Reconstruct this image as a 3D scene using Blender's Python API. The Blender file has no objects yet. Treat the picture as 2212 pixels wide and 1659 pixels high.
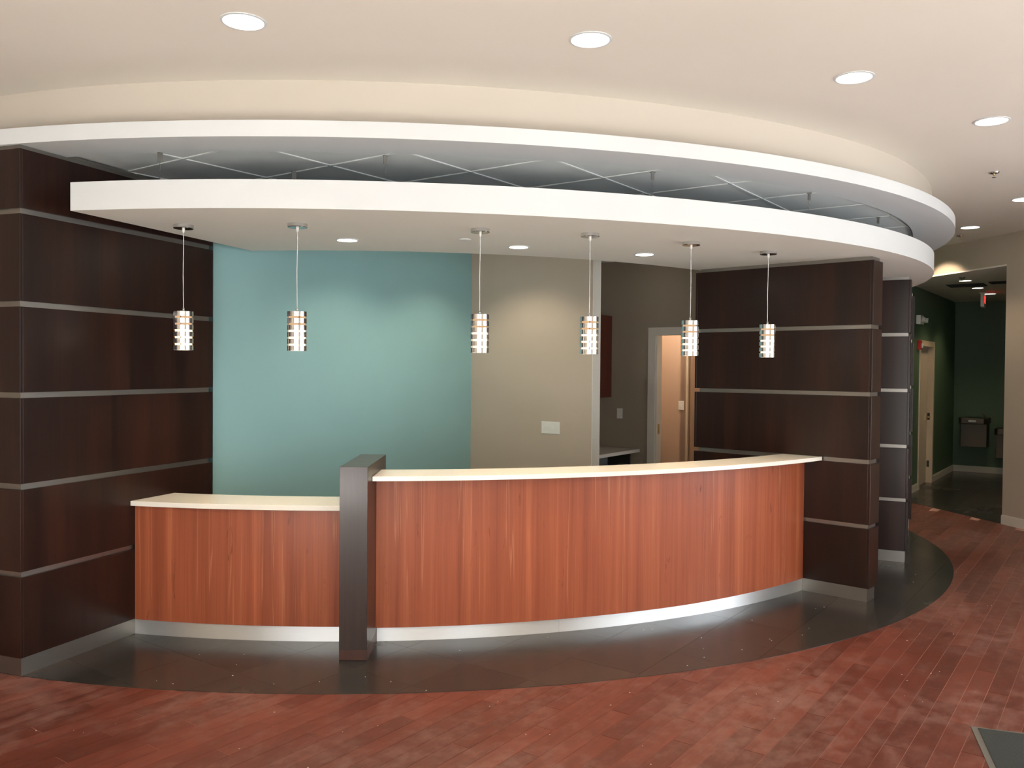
import bpy, math, random
import numpy as np
from mathutils import Matrix, Vector

random.seed(7)
C = bpy.context.scene.collection
sc = bpy.context.scene

# ------------------------------------------------------------------ camera
cam_d = bpy.data.cameras.new('camera')
cam = bpy.data.objects.new('camera', cam_d)
C.objects.link(cam)
PITCH, ROLL, EYE = 0.018849, 0.008526, 1.75
cam_d.sensor_width = 36.0
cam_d.lens = 1852.3 / 2212 * 36.0
cam_d.clip_start = 0.05
fw = Vector((0, math.cos(PITCH), -math.sin(PITCH)))
up0 = Vector((0, math.sin(PITCH), math.cos(PITCH)))
rt0 = Vector((1, 0, 0))
rt = rt0 * math.cos(ROLL) + up0 * math.sin(ROLL)
up = up0 * math.cos(ROLL) - rt0 * math.sin(ROLL)
cam.matrix_world = Matrix(((rt.x, up.x, -fw.x, 0), (rt.y, up.y, -fw.y, 0), (rt.z, up.z, -fw.z, EYE), (0, 0, 0, 1)))
sc.camera = cam

# ------------------------------------------------------------------ world, exposure, daylight
sc.view_settings.view_transform = 'Standard'
sc.view_settings.look = 'None'
sc.view_settings.gamma = 1.0
sc.view_settings.use_curve_mapping = False
sc.view_settings.exposure = 0.0
w = bpy.data.worlds.new('overcast_sky')
sc.world = w
w.use_nodes = True
w.node_tree.nodes['Background'].inputs[0].default_value = (0.80, 0.90, 1.0, 1)
w.node_tree.nodes['Background'].inputs[1].default_value = 1.0

FRONT_Y = -4.6
WINS = [(-3.6, 2.1), (-0.9, 2.1), (2.9, 2.1)]     # centre x, width
RWINS = [(-1.2, 2.2), (1.6, 2.2), (4.4, 2.2)]     # right wall: centre y, width
DAY = 60.0
for wx, ww in WINS:
    ld = bpy.data.lights.new('daylight', 'AREA')
    ld.shape = 'RECTANGLE'
    ld.size = ww - 0.1
    ld.size_y = 2.3
    ld.energy = DAY * ww / 2.1
    ld.color = (0.90, 0.96, 1.0)
    lo = bpy.data.objects.new('daylight', ld)
    C.objects.link(lo)
    lo.location = (wx, FRONT_Y + 0.10, 1.45)
    lo.rotation_euler = (math.radians(90 + 12), 0, 0)
for wy, ww in RWINS:
    ld = bpy.data.lights.new('daylight', 'AREA')
    ld.shape = 'RECTANGLE'
    ld.size = ww - 0.1
    ld.size_y = 2.3
    ld.energy = DAY * 1.75
    ld.color = (0.90, 0.96, 1.0)
    lo = bpy.data.objects.new('daylight', ld)
    C.objects.link(lo)
    lo.location = (5.652 + 0.2071 * (9.84 - wy) - 0.10, wy, 1.45)
    lo.rotation_euler = (math.radians(90 + 12), 0, math.radians(90 + 11.7))
sd = bpy.data.lights.new('sun', 'SUN')
sd.energy = 95.0
sd.angle = math.radians(1.0)
sd.color = (1.0, 0.97, 0.93)
so = bpy.data.objects.new('sun', sd)
C.objects.link(so)
so.rotation_euler = (math.radians(57), 0, math.radians(-14))      # comes in over the sill behind the camera

# ------------------------------------------------------------------ materials
def new_mat(name):
    m = bpy.data.materials.new(name)
    m.use_nodes = True
    nt = m.node_tree
    return m, nt, nt.nodes['Principled BSDF']

def N(nt, t, **kw):
    n = nt.nodes.new(t)
    for k, v in kw.items():
        setattr(n, k, v)
    return n

def ramp(nt, stops):
    r = N(nt, 'ShaderNodeValToRGB')
    e = r.color_ramp.elements
    e[0].position, e[0].color = stops[0][0], (*stops[0][1], 1)
    e[1].position, e[1].color = stops[-1][0], (*stops[-1][1], 1)
    for p, c in stops[1:-1]:
        x = e.new(p)
        x.color = (*c, 1)
    return r

def mixc(nt, a, b, fac, mode='MIX'):
    n = N(nt, 'ShaderNodeMix', data_type='RGBA', blend_type=mode)
    for s, v in ((6, a), (7, b), (0, fac)):
        if hasattr(v, 'is_output'):
            nt.links.new(v, n.inputs[s])
        elif s == 0:
            n.inputs[0].default_value = v
        else:
            n.inputs[s].default_value = (*v, 1)
    return n.outputs[2]

def mapping(nt, src, scale):
    m = N(nt, 'ShaderNodeMapping')
    m.inputs['Scale'].default_value = scale
    nt.links.new(src, m.inputs['Vector'])
    return m.outputs['Vector']

def noise(nt, vec, scale=5, detail=4, rough=0.5, dist=0.0):
    n = N(nt, 'ShaderNodeTexNoise')
    n.inputs['Scale'].default_value = scale
    n.inputs['Detail'].default_value = detail
    n.inputs['Roughness'].default_value = rough
    n.inputs['Distortion'].default_value = dist
    if vec is not None:
        nt.links.new(vec, n.inputs['Vector'])
    return n.outputs['Fac']

def paint(name, col, rough=0.6, var=0.03, bump=0.02):
    m, nt, b = new_mat(name)
    tc = N(nt, 'ShaderNodeTexCoord')
    f = noise(nt, tc.outputs['Object'], 1.3, 3)
    r = ramp(nt, [(0.3, tuple(c * (1 - var) for c in col)), (0.7, tuple(min(1, c * (1 + var)) for c in col))])
    nt.links.new(f, r.inputs['Fac'])
    nt.links.new(r.outputs['Color'], b.inputs['Base Color'])
    b.inputs['Roughness'].default_value = rough
    if bump:
        f2 = noise(nt, tc.outputs['Object'], 220, 2)
        bp = N(nt, 'ShaderNodeBump')
        bp.inputs['Strength'].default_value = bump * 3
        bp.inputs['Distance'].default_value = 0.002
        nt.links.new(f2, bp.inputs['Height'])
        nt.links.new(bp.outputs['Normal'], b.inputs['Normal'])
    return m

def wood(name, stops, streak, rough=0.3, band=7.0, knots=0.0, coat=0.0, fine=0.35):
    """laminate with upright grain; reads the UV map, u along the face and v up, in metres"""
    m, nt, b = new_mat(name)
    uv = N(nt, 'ShaderNodeUVMap').outputs['UV']
    oi = N(nt, 'ShaderNodeObjectInfo')
    add = N(nt, 'ShaderNodeVectorMath', operation='ADD')
    sh = N(nt, 'ShaderNodeCombineXYZ')
    mul = N(nt, 'ShaderNodeMath', operation='MULTIPLY')
    mul.inputs[1].default_value = 37.0
    nt.links.new(oi.outputs['Random'], mul.inputs[0])
    nt.links.new(mul.outputs[0], sh.inputs[0])
    nt.links.new(uv, add.inputs[0])
    nt.links.new(sh.outputs[0], add.inputs[1])
    v = add.outputs[0]
    bands = noise(nt, mapping(nt, v, (band, 0.22, 1)), 1.0, 5, 0.62, 0.15)
    r = ramp(nt, stops)
    nt.links.new(bands, r.inputs['Fac'])
    fines = noise(nt, mapping(nt, v, (150, 1.4, 1)), 1.0, 3, 0.6)
    r2 = ramp(nt, [(0.35, (0.62, 0.62, 0.62)), (0.75, (1.12, 1.12, 1.12))])
    nt.links.new(fines, r2.inputs['Fac'])
    col = mixc(nt, r.outputs['Color'], r2.outputs['Color'], fine, 'MULTIPLY')
    lines = noise(nt, mapping(nt, v, (30, 0.5, 1)), 1.0, 2, 0.5, 0.4)
    r3 = ramp(nt, [(0.63, (0, 0, 0)), (0.66, (0.8, 0.8, 0.8)), (0.69, (0, 0, 0))])
    nt.links.new(lines, r3.inputs['Fac'])
    col = mixc(nt, col, streak, r3.outputs['Color'])
    # the mix factor wants a value: colour links convert by themselves
    if knots:
        kn = noise(nt, mapping(nt, v, (16, 3.2, 1)), 1.0, 3, 0.6, 1.4)
        r4 = ramp(nt, [(0.66, (0, 0, 0)), (0.76, (1, 1, 1))])
        nt.links.new(kn, r4.inputs['Fac'])
        mm = N(nt, 'ShaderNodeMath', operation='MULTIPLY')
        mm.inputs[1].default_value = knots
        nt.links.new(r4.outputs['Color'], mm.inputs[0])
        col = mixc(nt, col, tuple(c * 0.45 for c in stops[0][1]), mm.outputs[0])
    nt.links.new(col, b.inputs['Base Color'])
    b.inputs['Roughness'].default_value = rough
    b.inputs['Coat Weight'].default_value = coat
    b.inputs['Specular IOR Level'].default_value = 0.35
    b.inputs['Coat Roughness'].default_value = 0.15
    bp = N(nt, 'ShaderNodeBump')
    bp.inputs['Strength'].default_value = 0.08
    bp.inputs['Distance'].default_value = 0.001
    nt.links.new(fines, bp.inputs['Height'])
    nt.links.new(bp.outputs['Normal'], b.inputs['Normal'])
    return m

def metal(name, col, rough=0.3, aniso=(3, 400), bump=0.04):
    m, nt, b = new_mat(name)
    b.inputs['Metallic'].default_value = 1.0
    b.inputs['Base Color'].default_value = (*col, 1)
    tc = N(nt, 'ShaderNodeTexCoord')
    f = noise(nt, mapping(nt, tc.outputs['Object'], (aniso[0], aniso[0], aniso[1])), 1.0, 3)
    mr = N(nt, 'ShaderNodeMapRange')
    mr.inputs['To Min'].default_value = rough * 0.8
    mr.inputs['To Max'].default_value = rough * 1.25
    nt.links.new(f, mr.inputs['Value'])
    nt.links.new(mr.outputs['Result'], b.inputs['Roughness'])
    bp = N(nt, 'ShaderNodeBump')
    bp.inputs['Strength'].default_value = bump
    bp.inputs['Distance'].default_value = 0.001
    nt.links.new(f, bp.inputs['Height'])
    nt.links.new(bp.outputs['Normal'], b.inputs['Normal'])
    return m

def emit(name, col, strength):
    m = bpy.data.materials.new(name)
    m.use_nodes = True
    nt = m.node_tree
    nt.nodes.remove(nt.nodes['Principled BSDF'])
    e = N(nt, 'ShaderNodeEmission')
    e.inputs[0].default_value = (*col, 1)
    e.inputs[1].default_value = strength
    nt.links.new(e.outputs[0], nt.nodes['Material Output'].inputs[0])
    return m

def plastic(name, col, rough=0.4):
    m, nt, b = new_mat(name)
    tc = N(nt, 'ShaderNodeTexCoord')
    f = noise(nt, tc.outputs['Object'], 40, 2)
    r = ramp(nt, [(0.3, tuple(c * 0.96 for c in col)), (0.7, col)])
    nt.links.new(f, r.inputs['Fac'])
    nt.links.new(r.outputs['Color'], b.inputs['Base Color'])
    b.inputs['Roughness'].default_value = rough
    return m

def floorboard(name, c0, c1, c2, grain, scuff, scuff_amt, rough0, rough1, heading, seed_jump=19.0, grain_scale=(5, 60)):
    """a plank or tile of resilient flooring; colour shifts a little from piece to piece"""
    m, nt, b = new_mat(name)
    geo = N(nt, 'ShaderNodeNewGeometry')
    rot = N(nt, 'ShaderNodeVectorRotate', rotation_type='Z_AXIS')
    rot.inputs['Angle'].default_value = heading
    nt.links.new(geo.outputs['Position'], rot.inputs['Vector'])
    p = rot.outputs[0]
    oi = N(nt, 'ShaderNodeObjectInfo')
    sh = N(nt, 'ShaderNodeCombineXYZ')
    mul = N(nt, 'ShaderNodeMath', operation='MULTIPLY')
    mul.inputs[1].default_value = seed_jump
    nt.links.new(oi.outputs['Random'], mul.inputs[0])
    nt.links.new(mul.outputs[0], sh.inputs[2])
    add = N(nt, 'ShaderNodeVectorMath', operation='ADD')
    nt.links.new(p, add.inputs[0])
    nt.links.new(sh.outputs[0], add.inputs[1])
    base = ramp(nt, [(0.0, c0), (0.5, c1), (1.0, c2)])
    nt.links.new(oi.outputs['Random'], base.inputs['Fac'])
    g = noise(nt, mapping(nt, add.outputs[0], (grain_scale[1], grain_scale[0], 1)), 1.0, 4, 0.6, 0.3)
    gr = ramp(nt, [(0.3, (0.72, 0.72, 0.72)), (0.7, (1.2, 1.2, 1.2))])
    nt.links.new(g, gr.inputs['Fac'])
    col = mixc(nt, base.outputs['Color'], gr.outputs['Color'], grain, 'MULTIPLY')
    cl = noise(nt, mapping(nt, add.outputs[0], (9, 5, 1)), 1.0, 5, 0.65)
    cr = ramp(nt, [(0.3, (0.80, 0.80, 0.80)), (0.7, (1.22, 1.2, 1.2))])
    nt.links.new(cl, cr.inputs['Fac'])
    col = mixc(nt, col, cr.outputs['Color'], 0.8, 'MULTIPLY')
    # dusty smears that run over the joints
    s1 = noise(nt, mapping(nt, p, (1.1, 0.8, 1)), 1.0, 5, 0.62, 0.0)
    s2 = noise(nt, mapping(nt, p, (14, 9, 1)), 1.0, 4, 0.6)
    sm = N(nt, 'ShaderNodeMath', operation='MULTIPLY')
    nt.links.new(s1, sm.inputs[0])
    nt.links.new(s2, sm.inputs[1])
    sr = ramp(nt, [(0.22, (0, 0, 0)), (0.40, (1, 1, 1))])
    nt.links.new(sm.outputs[0], sr.inputs['Fac'])
    fm = N(nt, 'ShaderNodeMath', operation='MULTIPLY')
    fm.inputs[1].default_value = scuff_amt
    nt.links.new(sr.outputs['Color'], fm.inputs[0])
    col = mixc(nt, col, scuff, fm.outputs[0])
    nt.links.new(col, b.inputs['Base Color'])
    mr = N(nt, 'ShaderNodeMapRange')
    mr.inputs['From Min'].default_value = 0.3
    mr.inputs['From Max'].default_value = 0.7
    mr.inputs['To Min'].default_value = rough0
    mr.inputs['To Max'].default_value = rough1
    nt.links.new(s1, mr.inputs['Value'])
    nt.links.new(mr.outputs['Result'], b.inputs['Roughness'])
    bp = N(nt, 'ShaderNodeBump')
    bp.inputs['Strength'].default_value = 0.15
    bp.inputs['Distance'].default_value = 0.0008
    nt.links.new(g, bp.inputs['Height'])
    nt.links.new(bp.outputs['Normal'], b.inputs['Normal'])
    return m

HEAD = math.radians(35.8)          # the building's grid
M = {}
M['ceiling'] = paint('ceiling_paint', (0.80, 0.745, 0.67), 0.85, 0.015)
M['fascia'] = paint('darkened_fascia_paint', (0.60, 0.54, 0.465), 0.8, 0.015)  # ceiling paint made darker to offset the strong daylight on the fascia
M['white'] = paint('white_paint', (0.66, 0.685, 0.70), 0.6, 0.01)
M['soffit'] = paint('soffit_paint', (0.90, 0.88, 0.81), 0.85, 0.015)
M['teal'] = paint('teal_paint', (0.245, 0.43, 0.44), 0.5, 0.03)
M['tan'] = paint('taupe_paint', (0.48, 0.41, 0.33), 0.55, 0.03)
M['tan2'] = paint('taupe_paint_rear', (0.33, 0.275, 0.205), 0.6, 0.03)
M['peach'] = paint('peach_paint', (0.56, 0.40, 0.30), 0.7, 0.02)
M['green'] = paint('dark_green_paint', (0.085, 0.145, 0.085), 0.5, 0.05)
M['cream'] = paint('cream_gloss_paint', (0.60, 0.50, 0.38), 0.35, 0.02)
M['endcap'] = paint('daylit_wall_end_paint', (0.88, 0.87, 0.80), 0.5, 0.01)  # taupe wall's end face, coloured lighter for the daylight falling on it
M['trim'] = paint('white_trim_paint', (0.68, 0.64, 0.56), 0.4, 0.02)
M['act'] = paint('mineral_ceiling_tile', (0.72, 0.74, 0.74), 0.95, 0.03, 0.2)
M['tee'] = paint('white_enamel_tee', (0.85, 0.87, 0.86), 0.35, 0.01, 0)
M['walnut'] = wood('dark_walnut_laminate', [(0.25, (0.011, 0.0052, 0.0042)), (0.5, (0.022, 0.0090, 0.0064)), (0.75, (0.042, 0.0155, 0.0092))],
                   (0.026, 0.012, 0.010), 0.28, 6.0, 0.3, 0.0, 0.4)
M['walnut_grey'] = wood('weathered_walnut_laminate', [(0.25, (0.028, 0.016, 0.014)), (0.5, (0.038, 0.022, 0.018)), (0.75, (0.050, 0.030, 0.023))],
                   (0.035, 0.023, 0.019), 0.34, 9.0, 0.3, 0.2, 0.4)
M['walnut_foot'] = wood('brown_walnut_edging', [(0.25, (0.050, 0.021, 0.015)), (0.75, (0.075, 0.032, 0.022))], (0.06, 0.026, 0.018), 0.35, 9.0, 0.2, 0.0, 0.3)
M['cherry'] = wood('cherry_laminate', [(0.28, (0.235, 0.056, 0.025)), (0.43, (0.33, 0.084, 0.038)), (0.56, (0.39, 0.104, 0.046)), (0.72, (0.50, 0.150, 0.068))],
                   (0.46, 0.165, 0.082), 0.36, 11.0, 0.75, 0.0, 0.35)
M['cabinet'] = wood('red_brown_cabinet_laminate', [(0.25, (0.10, 0.024, 0.014)), (0.75, (0.15, 0.036, 0.020))], (0.13, 0.03, 0.018), 0.4, 9.0, 0.2, 0.0, 0.3)
def kickmetal():
    m, nt, b = new_mat('brushed_aluminium')
    b.inputs['Metallic'].default_value = 1.0
    b.inputs['Base Color'].default_value = (0.86, 0.87, 0.88, 1)
    b.inputs['Roughness'].default_value = 0.42
    b.inputs['Anisotropic'].default_value = 0.85
    b.inputs['Anisotropic Rotation'].default_value = 0.25
    tg = N(nt, 'ShaderNodeTangent', direction_type='UV_MAP')
    tg.uv_map = 'UVMap'
    nt.links.new(tg.outputs[0], b.inputs['Tangent'])
    uv = N(nt, 'ShaderNodeUVMap').outputs['UV']
    f = noise(nt, mapping(nt, uv, (6, 900, 1)), 1.0, 2)
    r = ramp(nt, [(0.3, (0.88, 0.89, 0.90)), (0.7, (0.94, 0.95, 0.96))])
    nt.links.new(f, r.inputs['Fac'])
    nt.links.new(r.outputs['Color'], b.inputs['Base Color'])
    return m
M['kick'] = kickmetal()
M['pale'] = paint('pale_bounce_floor', (0.62, 0.60, 0.57), 0.4, 0.03, 0)  # for the unseen floor added to bounce light
M['core'] = metal('satin_aluminium', (0.30, 0.285, 0.265), 0.38)
M['steel'] = metal('brushed_steel', (0.66, 0.66, 0.66), 0.16, (160, 1), 0.012)
M['fount'] = metal('fountain_steel', (0.16, 0.135, 0.11), 0.5)
M['counter'] = paint('white_quartz', (0.90, 0.875, 0.81), 0.12, 0.02, 0)
M['worktop'] = paint('grey_laminate_worktop', (0.60, 0.57, 0.52), 0.4, 0.03, 0)
M['plate'] = plastic('white_plastic', (0.78, 0.78, 0.74), 0.35)
M['black'] = plastic('black_plastic', (0.012, 0.012, 0.012), 0.45)
M['dark'] = plastic('dark_grey', (0.03, 0.03, 0.028), 0.7)
M['red'] = plastic('red_plastic', (0.45, 0.012, 0.012), 0.4)
M['brass'] = metal('brass', (0.55, 0.42, 0.22), 0.3)
M['plank'] = floorboard('red_plank', (0.106, 0.027, 0.0175), (0.136, 0.0345, 0.022), (0.172, 0.046, 0.030), 0.55, (0.32, 0.19, 0.16), 0.42, 0.28, 0.46, HEAD)
M['tile'] = floorboard('charcoal_tile', (0.026, 0.025, 0.024), (0.034, 0.032, 0.029), (0.046, 0.040, 0.034), 0.2, (0.05, 0.047, 0.043), 0.03, 0.18, 0.30, HEAD, 19.0, (7, 12))
M['bed'] = paint('dusty_floor_bed', (0.50, 0.27, 0.22), 0.8, 0.1)
M['darkbed'] = paint('dark_floor_bed', (0.012, 0.012, 0.011), 0.7, 0.1)
M['lamp'] = emit('downlight_lens', (1.0, 0.93, 0.80), 14.0)
M['lampdim'] = emit('corridor_downlight_lens', (1.0, 0.88, 0.70), 9.0)
M['glow'] = emit('pendant_diffuser', (1.0, 0.70, 0.38), 3.2)
M['glowdim'] = emit('pendant_diffuser_upper', (1.0, 0.62, 0.34), 0.75)
M['exitred'] = emit('exit_letters', (1.0, 0.03, 0.02), 2.2)
M['off'] = plastic('unlit_lens', (0.5, 0.5, 0.48), 0.3)
M['matpile'] = plastic('mat_pile', (0.045, 0.052, 0.050), 0.9)
M['matedge'] = plastic('mat_rubber', (0.13, 0.125, 0.11), 0.6)
g_, gnt, gb = new_mat('window_glass')
gnt.nodes.remove(gb)
tr_ = N(gnt, 'ShaderNodeBsdfTransparent')
gl_ = N(gnt, 'ShaderNodeBsdfGlossy')
gl_.inputs['Roughness'].default_value = 0.02
fr_ = N(gnt, 'ShaderNodeFresnel')
ms_ = N(gnt, 'ShaderNodeMixShader')
gnt.links.new(fr_.outputs[0], ms_.inputs[0])
gnt.links.new(tr_.outputs[0], ms_.inputs[1])
gnt.links.new(gl_.outputs[0], ms_.inputs[2])
gnt.links.new(ms_.outputs[0], gnt.nodes['Material Output'].inputs[0])
M['glass'] = g_
c_, cnt, cb_ = new_mat('clear_cord')
cb_.inputs['Base Color'].default_value = (0.75, 0.75, 0.74, 1)
cb_.inputs['Roughness'].default_value = 0.25
M['cord'] = c_

# ------------------------------------------------------------------ mesh helpers
class MB:
    def __init__(s):
        s.v, s.f, s.uv, s.sm = [], [], [], []

    def face(s, pts, uvs=None, smooth=False):
        i = len(s.v)
        s.v += [tuple(p) for p in pts]
        s.f.append(tuple(range(i, i + len(pts))))
        s.uv.append(uvs or [(p[0], p[1]) for p in pts])
        s.sm.append(smooth)
        return s

    def prism(s, poly, z0, z1, uo=0.0):
        """poly: counter-clockwise (x, y); side faces carry u = run along the outline, v = z"""
        n = len(poly)
        s.face([(x, y, z1) for x, y in poly])
        s.face([(x, y, z0) for x, y in reversed(poly)])
        u = uo
        for i in range(n):
            a, b = poly[i], poly[(i + 1) % n]
            l = math.hypot(b[0] - a[0], b[1] - a[1])
            s.face([(a[0], a[1], z0), (b[0], b[1], z0), (b[0], b[1], z1), (a[0], a[1], z1)],
                   [(u, z0), (u + l, z0), (u + l, z1), (u, z1)])
            u += l
        return s

    def box(s, c, size, rz=0.0, uo=0.0):
        hx, hy, hz = size[0] / 2, size[1] / 2, size[2] / 2
        ca, sa = math.cos(rz), math.sin(rz)
        poly = [(c[0] + x * ca - y * sa, c[1] + x * sa + y * ca) for x, y in ((-hx, -hy), (hx, -hy), (hx, hy), (-hx, hy))]
        return s.prism(poly, c[2] - hz, c[2] + hz, uo)

    def lathe(s, prof, c=(0, 0), n=32, smooth=True):
        """prof: (r, z) going down the outside; closed where r = 0"""
        for (r0, z0), (r1, z1) in zip(prof, prof[1:]):
            for k in range(n):
                a, b = 2 * math.pi * k / n, 2 * math.pi * (k + 1) / n
                p = lambda r, t, z: (c[0] + r * math.cos(t), c[1] + r * math.sin(t), z)
                if r0 < 1e-6 and r1 < 1e-6:
                    continue
                if r0 < 1e-6:
                    s.face([p(0, 0, z0), p(r1, a, z1), p(r1, b, z1)], None, smooth)
                elif r1 < 1e-6:
                    s.face([p(r0, a, z0), p(0, 0, z1), p(r0, b, z0)], None, smooth)
                else:
                    s.face([p(r0, a, z0), p(r1, a, z1), p(r1, b, z1), p(r0, b, z0)], None, smooth)
        return s

    def tube(s, a, b, r, n=8):
        a, b = Vector(a), Vector(b)
        d = (b - a).normalized()
        x = d.orthogonal().normalized()
        y = d.cross(x)
        ring = lambda p: [p + r * (x * math.cos(2 * math.pi * k / n) + y * math.sin(2 * math.pi * k / n)) for k in range(n)]
        A, B = ring(a), ring(b)
        for k in range(n):
            s.face([A[k], A[(k + 1) % n], B[(k + 1) % n], B[k]], None, True)
        s.face(list(reversed(A)))
        s.face(B)
        return s

    def build(s, name, mat, parent=None, bevel=0.0, weld=True, loc=None):
        me = bpy.data.meshes.new(name)
        v = s.v
        if loc is not None:
            v = [(p[0] - loc[0], p[1] - loc[1], p[2] - loc[2]) for p in v]
        me.from_pydata(v, [], s.f)
        ul = me.uv_layers.new(name='UVMap')
        i = 0
        for uvs in s.uv:
            for q in uvs:
                ul.data[i].uv = q
                i += 1
        me.polygons.foreach_set('use_smooth', s.sm)
        me.materials.append(mat)
        if weld:
            import bmesh
            bm = bmesh.new()
            bm.from_mesh(me)
            bmesh.ops.remove_doubles(bm, verts=bm.verts, dist=1e-5)
            bmesh.ops.recalc_face_normals(bm, faces=bm.faces)
            bm.to_mesh(me)
            bm.free()
        me.update()
        o = bpy.data.objects.new(name, me)
        C.objects.link(o)
        if loc is not None:
            o.location = loc
        if parent is not None:
            if loc is not None:
                o.location = Vector(loc)
            o.parent = parent
            o.matrix_parent_inverse = Matrix.Identity(4)
            if loc is None:
                # mesh is in world coordinates: undo the parent's own placement
                o.matrix_parent_inverse = parent.matrix_basis.inverted()
            else:
                o.matrix_parent_inverse = parent.matrix_basis.inverted()
        if bevel:
            b = o.modifiers.new('bevel', 'BEVEL')
            b.width = bevel
            b.segments = 2
            b.limit_method = 'ANGLE'
        return o

def thing(name, label, cat, loc=(0, 0, 0), rz=0.0, group=None):
    o = bpy.data.objects.new(name, None)
    C.objects.link(o)
    o.empty_display_size = 0.1
    o.location = loc
    o.rotation_euler = (0, 0, rz)
    o['label'] = label
    o['category'] = cat
    if group:
        o['group'] = group
    o.matrix_basis = Matrix.Translation(loc) @ Matrix.Rotation(rz, 4, 'Z')
    return o

def tag(o, label, cat, group=None):
    o['label'] = label
    o['category'] = cat
    if group:
        o['group'] = group
    return o

def local(mb, name, mat, parent, bevel=0.0):
    """a part whose mesh is written in its parent's own coordinates"""
    o = mb.build(name, mat, None, bevel)
    o.parent = parent
    return o

def struct(o):
    o['kind'] = 'structure'
    return o

def copy_tree(o, parent=None):
    c = o.copy()
    C.objects.link(c)
    if parent is not None:
        c.parent = parent
        c.matrix_parent_inverse = o.matrix_parent_inverse.copy()
    for ch in [x for x in bpy.data.objects if x.parent == o]:
        copy_tree(ch, c)
    return c

def pol(c, r, deg):
    t = math.radians(deg)
    return (c[0] + r * math.sin(t), c[1] - r * math.cos(t))

def arc_solid(mb, c, ri, ro, a0, a1, z0, z1, n=90):
    """sector of a ring; ri and ro are functions of the angle in degrees; outer face u = run, v = z"""
    A = [a0 + (a1 - a0) * i / n for i in range(n + 1)]
    O = [pol(c, ro(a), a) for a in A]
    I = [pol(c, ri(a), a) for a in A]
    u = 0.0
    for i in range(n):
        o0, o1, i0, i1 = O[i], O[i + 1], I[i], I[i + 1]
        l = math.hypot(o1[0] - o0[0], o1[1] - o0[1])
        mb.face([(*o0, z0), (*o1, z0), (*o1, z1), (*o0, z1)], [(u, z0), (u + l, z0), (u + l, z1), (u, z1)], True)
        mb.face([(*i1, z0), (*i0, z0), (*i0, z1), (*i1, z1)], [(u + l, z0), (u, z0), (u, z1), (u + l, z1)], True)
        mb.face([(*o0, z1), (*o1, z1), (*i1, z1), (*i0, z1)])
        mb.face([(*o1, z0), (*o0, z0), (*i0, z0), (*i1, z0)])
        u += l
    mb.face([(*I[0], z0), (*O[0], z0), (*O[0], z1), (*I[0], z1)])
    mb.face([(*O[n], z0), (*I[n], z0), (*I[n], z1), (*O[n], z1)])
    return mb

def sharp(o, deg=40):
    me = o.data
    import bmesh
    bm = bmesh.new()
    bm.from_mesh(me)
    for e in bm.edges:
        if len(e.link_faces) == 2:
            try:
                if e.calc_face_angle() > math.radians(deg):
                    e.smooth = False
            except ValueError:
                pass
    bm.to_mesh(me)
    bm.free()
    return o

def radial(table, deg=5):
    a = np.array([t[0] for t in table], float)
    r = np.array([t[1] for t in table], float)
    k = np.polyfit(a / 50, r, deg)
    lo, hi = a.min(), a.max()
    return lambda x: float(np.polyval(k, min(max(x, lo), hi) / 50))

def clip_convex(poly, clip):
    """Sutherland-Hodgman; clip is convex and counter-clockwise"""
    out = list(poly)
    for i in range(len(clip)):
        a, b = clip[i], clip[(i + 1) % len(clip)]
        side = lambda p: (b[0] - a[0]) * (p[1] - a[1]) - (b[1] - a[1]) * (p[0] - a[0])
        src, out = out, []
        for j in range(len(src)):
            p, q = src[j], src[(j + 1) % len(src)]
            sp, sq = side(p), side(q)
            if sp >= 0:
                out.append(p)
            if (sp > 0 > sq) or (sp < 0 < sq):
                t = sp / (sp - sq)
                out.append((p[0] + t * (q[0] - p[0]), p[1] + t * (q[1] - p[1])))
        if len(out) < 3:
            return []
    return out

def area(poly):
    return 0.5 * sum(a[0] * b[1] - b[0] * a[1] for a, b in zip(poly, poly[1:] + poly[:1]))

CA = (-1.07, 10.05)        # centre of the round ceiling and of the floor inlay
CB = (-1.256, 10.747)      # centre of the curved desk
R_ring = radial([(-19, 5.564), (-14, 5.542), (-9, 5.530), (-4, 5.515), (1, 5.492), (9, 5.466), (19, 5.505), (23, 5.519), (30, 5.541), (38, 5.537), (44, 5.546), (49, 5.554), (54, 5.566), (59, 5.564), (63, 5.545), (71, 5.49), (75, 5.484)])
R_open = radial([(-11, 5.224), (-7, 5.205), (-4, 5.19), (5, 5.160), (14, 5.169), (23, 5.195), (30, 5.213), (37, 5.235), (47, 5.240), (55, 5.225), (63, 5.21)], 4)
R_drum = radial([(-22, 5.31), (-16, 5.305), (-11, 5.30), (-4, 5.28), (0, 5.26), (5, 5.25), (11, 5.25), (16, 5.26), (21, 5.262), (28, 5.295), (35, 5.30), (44, 5.34), (49, 5.36)], 4)
R_cloud = radial([(-15, 5.415), (-12, 5.398), (-5, 5.368), (0, 5.346), (9, 5.320), (14, 5.318), (20, 5.332), (25, 5.341), (31, 5.347), (37, 5.376), (45, 5.398), (51, 5.405), (56, 5.405), (61, 5.392), (65, 5.365), (72, 5.33), (76, 5.31)])
R_inlay = radial([(-17, 5.543), (-13, 5.530), (-7, 5.518), (-2, 5.516), (3, 5.519), (9, 5.512), (14, 5.506), (20, 5.525), (26, 5.546), (30, 5.545), (35, 5.548), (40, 5.558), (48, 5.572), (57, 5.588), (61, 5.590), (64, 5.582), (69, 5.563), (74, 5.527), (81, 5.491)])

# unit vectors of the building's grid: T runs away to the right, NN runs towards the camera to the right
T = (math.sin(HEAD), math.cos(HEAD))
NN = (math.cos(HEAD), -math.sin(HEAD))
def nt2xy(n, t):
    return (n * NN[0] + t * T[0], n * NN[1] + t * T[1])

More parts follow.
